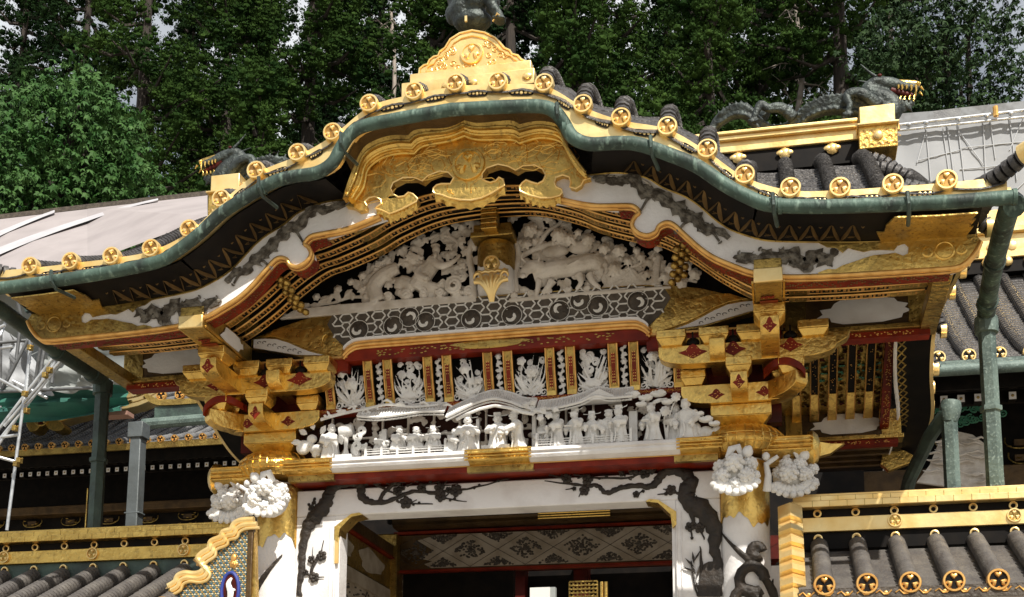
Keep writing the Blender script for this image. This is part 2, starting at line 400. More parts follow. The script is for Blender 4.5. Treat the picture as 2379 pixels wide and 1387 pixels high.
# match upper points to lower ones by arc fraction
huc_f, hlr_f = huc, hlr
huc = [p for p, q in zip(huc_f, hlr_f) if p.x > .50 and q.x > .50]; hlr = [q for p, q in zip(huc_f, hlr_f) if p.x > .50 and q.x > .50]
for sx in (-1, 1):
    A, B = ([V(sx*p.x, p.y, p.z) for p in q] for q in (huc, hlr))
    outl = [V(sx*.50,-1.0,5.25)] + [p for p in A] + [V(sx*2.788,-1,4.60), V(sx*2.757,-1,4.545), V(sx*2.702,-1,4.485)] + [p for p in B][::-1] + [V(sx*.50,-1.0,5.08)]
    h = MB().prism(outl, (0,.09,0))
    hb = h.build('bargeboard', WHITE, gate, smooth=30)
    rim = cr([V(sx*p.x, -1.005, p.z) for p in hl_e[2:]], 4)
    MB().tube(rim, .0135, 8).tube([p+V(0,.03,-.006) for p in rim], .012, 6).build('gold_rim', GOLDL, hb, smooth=50)
    R1 = [V(sx*p.x, -.99, p.z-.012) for p in hlr]; R2 = [V(sx*p.x, -.86, p.z-.010) for p in hlr]
    MB().sheet(R1, R2).build('red_underside', RED, hb, smooth=30)
    m = MB(); random.seed(9)
    for p, q in zip(resample(R1, 150), resample(R2, 150)):
        for t in range(2): m.ell(p.lerp(q, random.uniform(.15,.85))+V(0,0,-.003), (.006,.008,.003), None, 5, 4)
    m.build('red_arabesque', DIM, hb)
    MB().tube([V(sx*p.x, -1.004, p.z) for p in huc], .006, 5).build('upper_bead', GOLDW, hb)
    # end gold plate, irregular edge
    ol = [(1.95,4.673),(2.15,4.653),(2.35,4.642),(2.55,4.639),(2.762,4.637),(2.788,4.60),(2.758,4.542),(2.702,4.482),(2.63,4.462),(2.40,4.465),(1.94,4.478),
          (1.95,4.50),(2.0,4.515),(2.04,4.51),(2.08,4.53),(2.14,4.545),(2.19,4.56),(2.24,4.572),(2.30,4.572),(2.35,4.575),(2.39,4.555),(2.415,4.565),(2.42,4.60),(2.40,4.622),(2.365,4.615),(2.345,4.59),(2.29,4.598),(2.23,4.602),(2.19,4.595),(2.14,4.612),(2.11,4.625),(2.08,4.60),(2.05,4.63),(2.0,4.64)]
    g = MB().prism([V(sx*x, -1.008, z) for x, z in ol], (0,.004,0))
    g.lathe([(.052,0),(.054,.006),(.046,.010),(.042,.006),(.02,.010),(.002,.012)], (sx*2.60,-1.006,4.565), V(0,-1,0), 20)
    for dx in (-.085,.085): g.lathe([(.03,0),(.031,.004),(.024,.008),(.003,.008)], (sx*(2.60+dx),-1.006,4.565), V(0,-1,0), 12)
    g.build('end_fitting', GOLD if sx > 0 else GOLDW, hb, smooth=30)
# red strips + recesses: lacquered soffit between eave and bargeboard
xsf = [V(x,0,0) for x in range(2)]
def Hu(x): return lerp(abs(x), [p.x for p in huc], [p.z for p in huc])
for sx in (-1, 1):
    top = []; bot = []
    for p in huc:
        if p.x < .69: continue
        xt = p.x + (.05 if p.x < 1.6 else 0); top.append(V(sx*min(2.86, xt*1.0), -1.27, min(Fz(xt)-.10, Gz(xt)+.03))); bot.append(V(sx*p.x, -.995, p.z+.002))
    sf = MB().sheet(top, bot); so_ = sf.build('eave_soffit', BLACK, gate, smooth=30)
    # interlaced gold pattern beside the bargeboard
    L = resample(bot, 61); T = resample(top, 61)
    m = MB(); nn = 0
    def Q(i, t):
        i0 = min(59, int(i)); a = L[i0].lerp(L[i0+1], i-i0); b = T[i0].lerp(T[i0+1], i-i0); dd = (b-a)
        return a + dd*t + V(0,-.004,-.006)
    def vesica(i0, t0, i1, t1, w):
        a, b = Q(i0,t0), Q(i1,t1); d = (b-a); s_ = V(0,-1,0).cross(d).normalized()
        s_ = s_*w; c = (a+b)/2
        m.prism([a, a.lerp(b,.25)+s_*.75, c+s_, a.lerp(b,.75)+s_*.75, b, a.lerp(b,.75)-s_*.75, c-s_, a.lerp(b,.25)-s_*.75], (0,-.003,0))
    i = 5.0
    while i < 43:
        vesica(i, .06, i+1.5, .60, .017); vesica(i+1.5, .60, i+3.0, .06, .017)
        c = Q(i+1.5, .20)
        for q in range(5):
            a = math.radians(q*45); d = V(math.cos(a)*.018*sx, -.004, math.sin(a)*.018)
            m.bar(c, c+d, .004, .003)
        c = Q(i+3.0, .50)
        for q in range(3):
            a = math.radians(45+q*45); d = V(math.cos(a)*.014*sx, -.004, math.sin(a)*.014); m.bar(c, c+d, .004, .003)
        i += 3.0
    m.build('interlaced_pattern', DIM, so_, smooth=0)
    # gold stepped boards at the wing
    for a, b_, yy in ((.0,.36,.0),(.38,.66,.010),(.68,.93,.02)):
        A = [Q(i, a)+V(0,0,-.004-yy) for i in (47,48,50,53,56,58.6)]; B = [Q(i, b_)+V(0,0,-.004-yy) for i in (46+3*a,48,50,53,56,59.4)]
        MB().band(A, B, (0,0,.008)).build('wing_board', GOLDW, so_, smooth=0)
# ---- central gold hood: stepped mouldings
c0 = [(826,467),(846,437),(856,396),(890,369),(930,359),(964,359),(985,342),(1046,330),(1080,318),(1113,327),(1188,327),(1208,335),(1246,324),(1276,324),(1307,335),(1327,369),(1344,396),(1364,416)]
c2 = [(792,455),(807,408),(835,345),(862,322),(905,308),(944,308),(966,294),(1035,290),(1076,273),(1110,279),(1180,273),(1205,282),(1240,275),(1270,276),(1292,285),(1308,318),(1330,352),(1358,392)]
hood = None
a0 = px(c0, -1.05); a2 = px(c2, -1.20)
def cusp(P):                                               # smooth arcs between cusps (indices 5, 8, 11)
    out = []
    for lo, hi in ((0,5),(5,8),(8,11),(11,17)): out += cr(P[lo:hi+1], 4)[:-1]
    return out + [P[-1]]
b0, b2 = cusp(a0), cusp(a2)
for (t0, t1, y0) in ((0,.20,-1.06),(.20,.55,-1.10),(.55,1.0,-1.15)):
    A = [p.lerp(q, t0) for p, q in zip(b0, b2)]; B = [p.lerp(q, t1) for p, q in zip(b0, b2)]
    for p in A: p.y = y0
    for p in B: p.y = y0-.02
    m = MB().band(A, B, (0,.06,0))
    m.tube([p+V(0,-.002,0) for p in A], .008, 6)
    m.build('hood_moulding', GOLDW if t0 > .3 else GOLD, gate, smooth=35)
bt = [p for p in b2 if p.z > 5.27]; top = [V(p.x, -1.27, max(p.z+.01, min(Fz(p.x)-.1, Gz(p.x)+.03))) for p in bt]; MB().sheet([V(p.x,-1.17,p.z) for p in bt], top).build('eave_soffit', BROWN, gate)
# ---- hanging gable pendant
gy = [(812,470),(803,478),(820,481),(834,490),(851,486),(852,478),(847,469),(857,459),(871,456),(884,464),(886,473),(875,481),(871,484),(888,489),(905,497),(918,492),(935,485),(952,476),(967,468),(970,462),(959,451),(949,447),(939,456),(925,458),(913,451),(907,438),(913,424),(937,412),(964,412),(981,420),(995,407),(1022,397),(1042,400),(1054,413),(1046,427),(1025,427),(1014,430),(1007,437),(1006,446),(1012,450),(1027,453),(1044,460),(1067,464),(1094,465),(1118,460),(1142,449),(1159,438),(1172,431),(1169,417),(1159,412),(1152,420),(1139,424),(1129,421),(1120,415),(1120,403),(1130,390),(1157,381),(1181,386),(1198,395),(1215,385),(1242,383),(1262,393),(1268,407),(1262,420),(1249,427),(1234,423),(1222,418),(1213,425),(1207,434),(1208,444),(1228,453),(1256,460),(1280,459),(1300,454),(1306,447),(1305,440),(1292,434),(1288,424),(1291,412),(1307,406),(1323,411),(1326,423),(1324,434),(1337,438),(1350,430),(1356,418),(1372,414),(1356,404),(1344,396),(1327,369),(1307,335),(1276,324),(1246,324),(1208,335),(1188,327),(1113,327),(1080,318),(1046,330),(985,342),(964,359),(930,359),(890,369),(856,396),(846,437)]
gyo = MB().prism(px(gy, -1.045), (0,.07,0))
pend = gyo.build('gable_pendant', GOLD, gate, smooth=30, bevel=.006)
edge = px(gy[5:88], -1.047)
MB().tube(edge, .0055, 6).build('pendant_bead', GOLDP, pend)
c = at(1088,382,-1.05)
crest(MB(), c, .098, 0, 0, 0, depth=.02, n=36).build('pendant_crest', [GOLD], pend, smooth=50)
# scalloped thick undersides of the three lobes
for sc in ([(874,485),(888,490),(905,498),(920,492),(937,485),(953,477),(968,468)], [(1010,448),(1027,454),(1044,461),(1067,465),(1094,466),(1118,461),(1142,450),(1159,439),(1172,431)], [(1207,442),(1228,454),(1256,461),(1281,460),(1302,452)]):
    P = px(sc, -1.03); Pb = [p+V(0,.03,-.045) for p in P]; n = len(P)
    m = MB().band(P, Pb, (0,.03,0))
    L1 = resample(cr(P,4), 61); L2 = resample(cr(Pb,4), 61)
    m = MB().sheet(L1, [a.lerp(b,.5)+V(0,-.006-.004*math.sin(i*.63)**2,0) for i,(a,b) in enumerate(zip(L1,L2))]).sheet([a.lerp(b,.5)+V(0,-.006-.004*math.sin(i*.63)**2,0) for i,(a,b) in enumerate(zip(L1,L2))], [b+V(0,0,.014*abs(math.sin(i*.314))) for i, b in enumerate(L2)])
    m.build('pendant_fringe', GOLD, pend, smooth=50)
# incised cloud relief on pendant face
m = MB(); random.seed(3)
for i in range(110):
    x, y = random.uniform(860,1330), random.uniform(340,470)
    if (x-1088)**2 + (y-382)**2 < 50**2 or not all(inside(x+a, y+b, gy) for a, b in ((-12,0),(12,0),(0,9),(0,-9))): continue
    p = at(x, y, -1.046); m.tube([p+V(.016*math.cos(a), 0, .011*math.sin(a))*(1-.09*a) for a in [k*.8+i for k in range(7)]][:7], .0028, 4)
m.build('pendant_relief', GOLD, pend)
# ---- dark dragon inlays on the bargeboards
def dragon_inlay(pts, w, sx, seed, legs):
    rnd = random.Random(seed); P = resample(cr([V(sx*x,-1.004,z) for x, z in pts], 6), 56); A = []; B = []
    for i, p in enumerate(P):
        d = (P[min(55,i+1)]-P[max(0,i-1)]).normalized(); nrm = V(-d.z, 0, d.x)
        t = i/55; ww = w*math.sin(math.pi*(.06+.88*t))**.55*(1+.22*math.sin(i*1.3+seed)+.10*rnd.uniform(-1,1))
        A.append(p+nrm*ww); B.append(p-nrm*ww*(1+.25*math.sin(i*.9)))
    m = MB().band(A, B, (0,-.009,0))
    m.tube([p+V(0,-.008,0) for p in P], [w*.5*math.sin(math.pi*(.04+.9*i/55))**.6 for i in range(56)], 8, flat=.5)
    for i in range(3, 53, 2):                               # mane and fins
        for q in (A, B):
            if rnd.random() < .38:
                a = q[i]; d = (q[i]-P[i]).normalized()*w*rnd.uniform(.25,.55) + V(rnd.uniform(-1,1)*w*.5,0,0)
                m.prism([q[i-1], a+d, q[i+1]], (0,-.007,0))
    for (i, dx, dz) in legs:
        a = P[i]; k1 = a+V(sx*dx*.5, -.006, dz*.5+.01); k2 = a+V(sx*dx, -.006, dz)
        m.tube([a, k1, k2], [w*.36, w*.28, w*.2], 6, flat=.6)
        for q in range(4):
            an = math.atan2(dz, sx*dx)+(q-1.5)*.5; m.ell(k2+V(math.cos(an),0,math.sin(an))*w*.35, (w*.16,w*.1,w*.16), None, 6, 4)
    h = P[-1]; d = (P[-1]-P[-6]).normalized()               # head
    m.prism([h+V(0,0,w*.75), h+d*w*1.6+V(0,0,w*.35), h+d*w*1.9, h+d*w*1.2-V(0,0,w*.2), h+d*w*1.5-V(0,0,w*.55), h-V(0,0,w*.75), h-d*w, h-d*w+V(0,0,w*.5)], (0,-.014,0))
    for q in (-1,1): m.tube([h+V(0,-.01,w*.3), h-d*w*1.2+V(0,-.01,w*(.9+.3*q))], [w*.14, w*.04], 5)
    for q in range(14):
        p = P[rnd.randrange(6,50)]; m.ell(p+V(rnd.uniform(-w,w)*.4,-.010,rnd.uniform(-w,w)*.4), (w*.3,.005,w*.2), None, 6, 4)
    return m
D1 = [(.79,5.155),(.87,5.135),(.93,5.15),(.985,5.115),(1.02,5.06),(1.09,5.04),(1.15,4.99),(1.20,4.945),(1.245,4.90),(1.31,4.86),(1.36,4.80),(1.42,4.795),(1.48,4.74)]
D2 = [(2.05,4.62),(1.99,4.565),(1.94,4.60),(1.88,4.545),(1.82,4.61),(1.75,4.60),(1.68,4.615),(1.62,4.60),(1.57,4.61)]
for sx in (-1, 1):
    dragon_inlay(D1[::-1], .034, sx, 2+sx, ((16,-.09,-.07),(34,-.07,-.10),(8,.05,-.07))).build('dragon_inlay', INLAY, gate, smooth=30)
    dragon_inlay(D2, .038, sx, 5+sx, ((14,.06,-.05),(40,-.07,.05),(48,-.10,.04))).build('dragon_inlay', INLAY, gate, smooth=30)
# cloud cap relief at top of the white board
for sx in (-1,1):
    m = MB(); P = [V(sx*x,-1.003,z) for x, z in ((.78,5.185),(.86,5.165),(.92,5.172),(1.0,5.14),(1.05,5.10),(1.07,5.06))]
    m.tube(cr(P,4), [.004+.006*math.sin(i*.5)**2 for i in range(21)], 6)
    m.build('cloud_relief', CARVE, gate)
# ---- curved soffit rafters between bargeboard and pediment
RX = [0,.3,.55,.71,.93,1.07,1.24,1.41,1.59,1.68,1.9,2.2,2.56]; RZ = [5.27,5.25,5.17,5.09,5.01,4.97,4.86,4.72,4.60,4.575,4.56,4.55,4.55]
_rc = cr([V(x,0,z) for x, z in zip(RX, RZ)], 5)
full = mirr(_rc)[::-1] + _rc[1:]
for i, y in enumerate((-.84,-.70,-.56,-.42)):
    up = .015*i; P = [V(p.x, y, p.z+up) for p in full]
    m = MB().band([p+V(0,0,.05) for p in P], P, (0,.05,0), 0)
    m.tube([p+V(0,-.002,.004) for p in P], .0075, 6, 1).tube([p+V(0,.050,.004) for p in P], .0075, 6, 1)
    for sx in (-1, 1):                                      # gold sleeves and stippled arabesque
        for lo, hi in ((1.50,1.62),(.60,.78),(1.78,1.90),(2.3,2.56)):
            Q_ = [V(sx*p.x, y-.004, p.z+up) for p in _rc if lo <= p.x <= hi]
            if len(Q_) > 1: m.band([p+V(0,0,.048) for p in Q_], [p-V(0,0,.003) for p in Q_], (0,.058,0), 2)
        for p, q in zip(resample(_rc, 110), range(110)):
            if q > 8: m.box((sx*p.x-.007, y+.004, p.z+up-.003), (sx*p.x+.004+.006*(q%2), y+.030+.012*(q%3-1), p.z+up+.002), 1)
    m.build('curved_rafter', [BLACK, GOLDL, GOLDW], gate, smooth=40)
MB().sheet([V(p.x,-.92,p.z+.085) for p in full], [V(p.x,-.22,p.z+.13) for p in full]).build('soffit_board', BLACK, gate)
for sx in (-1, 1):                                          # hanging gold tassel fitting at the cusp
    m = MB()
    for i in range(5):
        for j in range(3): m.ell((sx*(1.18+.035*j-.012*i), -.80+.05*i, 4.80-.028*i+.02*j), (.024,.03,.020), None, 8, 6)
    m.build('cusp_fitting', GOLDW, gate, smooth=50)
    m = MB().box((min(sx*2.56,sx*2.66), -.95, 4.49), (max(sx*2.56,sx*2.66), -.02, 4.56)); m.build('soffit_end_board', GOLDW, gate, bevel=.004)
# ---------------------------------------------------------------- beams, brackets, columns
GYP = -.30
for sx in (-1, 1):
    a, b_ = sorted((sx*1.607, sx*1.762))
    k = MB().box((a,-1.035,4.462),(b_,-1.02,4.54), 1).box((a+.003,-1.02,4.462),(b_-.003,-.30,4.60), 0)
    pu = k.build('purlin', [GOLDW, GOLDP], gate, bevel=.005)
    m = MB(); zc_ = 4.4595; xm = sx*1.685                   # red arabesque and gold plate on its underside
    m.box((xm-.05,-.78,zc_-.004),(xm+.05,-.66,zc_), 0)
    for q in range(16): m.ell((xm+.045*math.cos(q*.4)*random.uniform(.3,1), -.80-.05*random.random(), zc_-.003), (.010,.008,.004), None, 6, 4, 0)
    m.box((xm-.042,-.66,zc_-.03),(xm+.042,-.40,zc_-.001), 1)
    m.build('underside_plate', [RED, GOLD], pu, bevel=.004)
    # white cartouches on purlin sides
    for s2 in (-1, 1):
        x = xm + s2*.0805
        ol = [(-.80,4.50),(-.74,4.545),(-.72,4.58),(-.60,4.585),(-.52,4.58),(-.50,4.555),(-.47,4.56),(-.46,4.53),(-.50,4.52),(-.53,4.49),(-.62,4.488),(-.70,4.485),(-.74,4.49)]
        MB().prism([V(x, y, z) for y, z in ol], (s2*.004,0,0)).build('white_cartouche', WHITE, pu)
    MB().box((a-.012,-1.0,4.470),(a-.001,-.32,4.482)).box((b_+.001,-1.0,4.470),(b_+.012,-.32,4.482)).build('edge_bead', GOLD, pu)
# pediment backing
full2 = [V(p.x, -.22, p.z+.13) for p in full]
bk = MB().band([p for p in full2 if abs(p.x) < 1.7], [V(p.x,-.22,4.5) for p in full2 if abs(p.x) < 1.7], (0,.03,0)); bk.build('pediment_backing', BLACK, gate)
# rainbow beam, lattice faced
RBt = [(-1.62,4.66),(-1.45,4.72),(-1.28,4.765),(-1.1,4.80),(-.9,4.825),(0,4.828),(.9,4.82),(1.1,4.80),(1.28,4.765),(1.45,4.71),(1.62,4.66)]
RBb = [(-1.62,4.60),(-1.45,4.57),(-1.28,4.52),(-1.1,4.50),(-.93,4.50),(-.85,4.575),(.85,4.575),(.93,4.50),(1.1,4.50),(1.3,4.52),(1.62,4.60)]
T = [V(x,GYP,z) for x, z in RBt]
m = MB().band(T, [V(x,GYP,lerp(x,[a for a,_ in RBb],[b for _,b in RBb])) for x, _ in RBt], (0,.07,0))
rb = m.build('rainbow_beam', GOLDW, gate, smooth=20)
# lattice field (dark ground + white hexagon net), |x| < .95
lat = MB(); hx = .0; fld = [(-1.10,4.72),(-1.06,4.80),(-.9,4.818),(0,4.82),(.9,4.814),(1.06,4.79),(1.10,4.72),(1.04,4.62),(.96,4.545),(.90,4.578),(.85,4.592),(-.85,4.592),(-.90,4.578),(-.96,4.545),(-1.04,4.62)]
m = MB().prism([V(x,GYP-.004,z) for x, z in fld], (0,.003,0)); m.build('lattice_ground', LATG, rb, smooth=0)
cw, ch = .108, .088; circ = [(-.885,4.665),(-.655,4.675),(-.55,4.725),(-.445,4.685),(-.145,4.680),(.115,4.683),(.415,4.69),(.545,4.745),(.655,4.70),(.90,4.71)]
def infield(x, z): return abs(x) < 1.06 and 4.585 + max(0,abs(x)-.86)*.1 < z < 4.822 - max(0,abs(x)-.85)*.12 and not (abs(x) > .98 and z < 4.62)
def seg(a, b_):
    a, b_ = V(a[0],GYP-.006,a[1]), V(b_[0],GYP-.006,b_[1]); c = (a+b_)/2
    if not infield(c.x, c.z): return
    for q in circ:
        if (c.x-q[0])**2+(c.z-q[1])**2 < .066**2: return
    m.bar(a, b_, .0085, .006, up=V(0,1,0))
m = MB()
for j in range(4):
    for i in range(-11, 12):
        x = i*cw + (j%2)*cw/2; z = 4.600 + j*ch*.86
        r1, r2, w2, h2 = cw*.30, ch*.30, cw*.5, ch*.5
        # oblong hexagon ring + square link
        hexp = [(x-r1*.75,z-r2*1.05),(x+r1*.75,z-r2*1.05),(x+w2*.86,z),(x+r1*.75,z+r2*1.05),(x-r1*.75,z+r2*1.05),(x-w2*.86,z)]
        for k in range(6): seg(hexp[k], hexp[(k+1)%6])
        seg((x+r1*.75, z+r2*1.05), (x+w2-r1*.6+.004, z+ch*.86-r2*1.05)); seg((x-r1*.75, z+r2*1.05), (x-w2+r1*.6-.004, z+ch*.86-r2*1.05))
m.build('hexagon_net', LATT, rb, smooth=0)
random.seed(11)
for i, (x, z) in enumerate(circ):
    m = MB().lathe([(.062,0),(.064,.008),(.056,.010),(.054,.004),(.038,.010),(.002,.016)], (x,GYP-.004,z), V(0,-1,0), 24)
    m2 = MB()
    a0 = random.uniform(0,6)
    for q in range(3):
        a = a0+q*.9; rr = .036-.010*q
        m2.tube([V(x+rr*math.cos(a+t*.35), GYP-.017, z+rr*math.sin(a+t*.35)) for t in range(6)], [.002,.007,.011,.010,.007,.002], 6, flat=.6)
    o = m.build('roundel', DARKW, rb, smooth=40); m2.build('crane_figure', LATT, o)
    MB().tube([V(x+.064*math.cos(t*.4), GYP-.012, z+.064*math.sin(t*.4)) for t in range(17)], .0025, 4).build('roundel_ring', LATT, o)
# rolled gold lower edge and its returns, red soffit band
edge = [V(x, GYP-.03, z) for x, z in ((-.975,4.51),(-.955,4.535),(-.92,4.56),(-.86,4.575),(-.6,4.577),(0,4.578),(.6,4.577),(.86,4.575),(.92,4.56),(.955,4.535),(.975,4.51))]
edge = cr(edge, 4)
m = MB().tube(edge, .016, 8).tube([p+V(0,-.012,-.022) for p in edge], .013, 8).tube([p+V(0,-.002,-.040) for p in edge], .010, 8)
m.build('rolled_edge', GOLDL, rb, smooth=60)
MB().band([p+V(0,.01,.018) for p in edge[2:-2]], [p+V(0,.01,.002) for p in edge[2:-2]], (0,-.045,0)).build('top_fillet', WHITE, rb)
MB().box((-.965,GYP-.025,4.455),(.965,GYP+.06,4.535)).build('red_soffit', RED, rb)
m = MB(); random.seed(5)
for i in range(120):
    x = random.uniform(-.75,.75); m.ell((x, GYP-.027, 4.475+.04*random.random()), (.009,.002,.004), None, 6, 4)
m.ell((-.02,GYP-.029,4.51),(.26,.004,.018)); m.ell((-.02,GYP-.029,4.495),(.20,.005,.022))
m.build('arabesque', GOLDW, rb)
# gold scalloped end plates and white scroll panels of the rainbow beam
for sx in (-1, 1):
    ol = [(.935,4.50),(.98,4.55),(1.01,4.59),(1.05,4.60),(1.07,4.575),(1.10,4.58),(1.13,4.60),(1.12,4.635),(1.10,4.655),(1.125,4.67),(1.12,4.70),(1.16,4.72),(1.2,4.70),(1.24,4.695),(1.30,4.705),(1.36,4.72),(1.45,4.715),(1.56,4.672),(1.45,4.66),(1.36,4.632),(1.28,4.59),(1.2,4.555),(1.12,4.53),(1.05,4.51),(1.0,4.495)]
    MB().prism([V(sx*x, GYP-.014, z) for x, z in ol], (0,.012,0)).build('scalloped_plate', GOLD, rb, bevel=.003)
    ol = [(1.60,4.60),(1.60,4.655),(1.52,4.655),(1.44,4.645),(1.36,4.615),(1.27,4.57),(1.2,4.54),(1.12,4.515),(1.3,4.53)]
    p_ = MB().prism([V(sx*x, GYP-.010, z) for x, z in ol], (0,.008,0)).build('white_scroll_panel', WHITE, rb)
    m = MB()
    for q in range(9):
        c = V(sx*(1.56-.035*q), GYP-.012, 4.63-.011*q+.01*(q%2)); m.tube([c+V(.012*math.cos(a),0,.008*math.sin(a)) for a in [t*.7 for t in range(7)]], .0022, 4)
    m.build('scroll_line', DARKW, p_)
    MB().box((min(sx*.95,sx*1.62),GYP-.03,4.478),(max(sx*.95,sx*1.62),GYP+.03,4.492)).build('edge_moulding', GOLDL, rb)
    MB().box((min(sx*.95,sx*1.75),GYP-.005,4.40),(max(sx*.95,sx*1.75),GYP+.06,4.478)).build('lower_red_beam', RED, rb)
    MB().box((min(sx*1.05,sx*1.6),GYP-.015,4.405),(max(sx*1.05,sx*1.6),GYP-.006,4.45)).build('lower_gold_plate', GOLD, rb, bevel=.003)
# king post
KX = .012
kp = MB().lathe([(.108,4.83),(.118,4.86),(.118,5.12),(.108,5.15),(.08,5.165)], (KX,GYP,0), V(0,0,1), 24)
k_ = kp.build('king_post', WHITE, gate, smooth=40)
low = []; upr = []
for t in range(33):
    a = 2*math.pi*t/32; low.append(V(KX+.1195*math.cos(a), GYP+.1195*math.sin(a), 4.99+.012*math.sin(a*4)+.008*math.sin(a*9))); upr.append(V(KX+.1195*math.cos(a), GYP+.1195*math.sin(a), 5.125))
MB().sheet(upr, low).lathe([(.1195,5.12),(.110,5.155),(.08,5.168)], (KX,GYP,0), V(0,0,1), 24).build('gold_sleeve', GOLDW, k_, smooth=40)
MB().box((KX-.14,GYP-.13,5.165),(KX+.13,GYP+.08,5.20)).box((KX-.125,GYP-.11,5.20),(KX+.115,GYP+.08,5.255)).build('post_block', GOLDW, k_, bevel=.005)
m = MB().box((KX-.04,GYP-.22,5.17),(KX+.045,GYP-.12,5.36))
for i in range(6): m.box((KX-.048,GYP-.235-.004*(i%2),5.165+.032*i),(KX+.052,GYP-.20,5.19+.032*i))
m.build('stepped_nose', GOLD, k_, bevel=.003)
crest(MB(), (KX-.004,GYP-.122,4.985), .052, 0, 1, 0, depth=.02).build('post_crest', [GOLDP, GOLDW], k_, smooth=50)
m = MB()                                                    # flared shell fitting under the crest
for i in range(-4, 5):
    x1 = .105*math.sin(math.radians(i*20)); zt = 4.905-.010*abs(i)
    P = cr([V(KX+.010*i/4, GYP-.120, 4.735), V(KX+x1*.22, GYP-.140, 4.79), V(KX+x1*.60, GYP-.150, 4.85), V(KX+x1, GYP-.140, zt)], 3)
    m.tube(P, [.005+.0125*(j/(len(P)-1))**.8 for j in range(len(P))], 7)
for i in (-1, 1):
    m.tube([V(KX+i*(.085-.024*math.cos(t)), GYP-.150, 4.885+.030*math.sin(t)) for t in [j*.5-1.2 for j in range(10)]], [.011]*8+[.008,.004], 7)
m.tube([V(KX-.10+.020*i, GYP-.128, 4.925+.010*(i%2)) for i in range(11)], .012, 7)
m.build('shell_fitting', GOLDP, k_, smooth=60)
# ---- coved frieze of carved panels between gold ribs
cove = MB().box((-1.2,-.16,4.17),(1.2,-.13,4.47)).build('coved_frieze', BLACK, gate)
ribx = [770.7,862,907.6,1000,1044,1138,1184.5,1281.5,1328.8,1427,1475,1577]
RX_ = [at(x, 860, -.22).x for x in ribx]
def rib(x, w, nm='rib'):
    P = [V(x,-.20,4.185),V(x,-.225,4.25),V(x,-.26,4.33),V(x,-.30,4.46)]; P = cr(P,4)
    m = MB().band([p-V(w/2,0,0) for p in P],[p+V(w/2,0,0) for p in P],(0,.03,0),0)
    m.tube([p-V(w/2,.002,0) for p in P], .006, 6, 2).tube([p+V(w/2,-.002,0) for p in P], .006, 6, 2)
    m.band([p+V(-w/4,-.004,0) for p in P[3:11]],[p+V(w/4,-.004,0) for p in P[3:11]],(0,.003,0),1)
    for i in range(22): m.ell(P[3].lerp(P[10], (i%11)/10.)+V(w*.11*(1 if i<11 else -1),-.006,0), (.004,.002,.005), None, 5, 4, 2)
    m.box((x-w/2-.003,-.222,4.17),(x+w/2+.003,-.19,4.21),3)
    m.build(nm, [GOLDW, RED, GOLDL, GOLD], cove, smooth=40)
for x in RX_: rib(x, .052)
MB().box((-1.2,-.225,4.145),(1.2,-.12,4.178)).build('red_sill', RED, cove)
m = MB(); random.seed(8)
for i in range(230):
    m.tube([V(-1.15+2.3*i/230, -.228, 4.162+random.uniform(-.010,.010)) + V(.007*math.cos(t),0,.005*math.sin(t)) for t in (0,1.2,2.4,3.6)], .0020, 4)
m.build('arabesque', GOLDL, cove)
# carving primitives -------------------------------------------------
def petalflower(m, c, r, n=6, rings=2, tilt=0, depth=.5, spin=0):
    c = Vector(c)
    for g in range(rings):
        rr = r*(1-.38*g); k = n
        for i in range(k):
            a = 2*math.pi*(i+.5*g)/k + spin; d = V(math.cos(a), 0, math.sin(a))
            p = c + d*rr*.58 + V(0,-r*depth*.5*g - .002,0)
            R = Matrix.Rotation(-a, 3, 'Y') @ Matrix.Rotation(.35, 3, 'Z')
            m.ell(p, (rr*.46, r*.13, rr*.34*5/n*1.3), R, 8, 6)
    m.ell(c+V(0,-r*depth*.55*rings,0), (r*.22, r*.2, r*.22), None, 8, 6)
def mum(m, c, r, nrm=V(0,-1,0), rings=4):
    c = Vector(c); nrm = nrm.normalized(); x = nrm.orthogonal().normalized(); y = nrm.cross(x)
    m.ell(c, (r*.8, r*.8, r*.8), None, 10, 8)
    for g in range(rings):
        ph = math.radians(86-25*g); k = max(4, int(8*math.sin(ph)+.5))
        for i in range(k):
            a = 2*math.pi*(i+.5*(g%2))/k
            d = (nrm*math.cos(ph) + (x*math.cos(a)+y*math.sin(a))*math.sin(ph)).normalized()
            q = d.to_track_quat('Z', 'Y').to_matrix()
            m.ell(c+d*r*.78, (r*.33, r*.33, r*.30), q, 8, 6)
def leaf(m, c, ang, L, w=.35, y=0):
    c = Vector(c); d = V(math.cos(ang),0,math.sin(ang)); s = V(-math.sin(ang),0,math.cos(ang))*L*w
    m.prism([c, c+d*L*.3+s*.8, c+d*L*.6+s, c+d*L, c+d*L*.6-s, c+d*L*.3-s*.8], (0,-.010,0)); m.tube([c+V(0,-.011,0), c+d*L*.9+V(0,-.011,0)], .003, 4)
def spiral(m, c, r, turns=1.6, w=.007, s=1, a0=0):
    c = Vector(c); n = int(10*turns)
    m.tube([c+V(math.cos(a0+s*t*.63),-.25*w*t/n,math.sin(a0+s*t*.63))*1.0*(r*(1-.85*t/n)) + V(0,-w*t/n,0) for t in range(n+1)], [w*(1-.4*t/n) for t in range(n+1)], 6)
def blade(m, a, b, w, bend=0, y=0):
    a, b = Vector(a), Vector(b); c = (a+b)/2 + V(bend, -.01, 0)
    m.tube(cr([a,c,b],4), [w*.6,w*.8,w,w,w,w*.85,w*.65,w*.4,w*.1], 6, flat=.45)
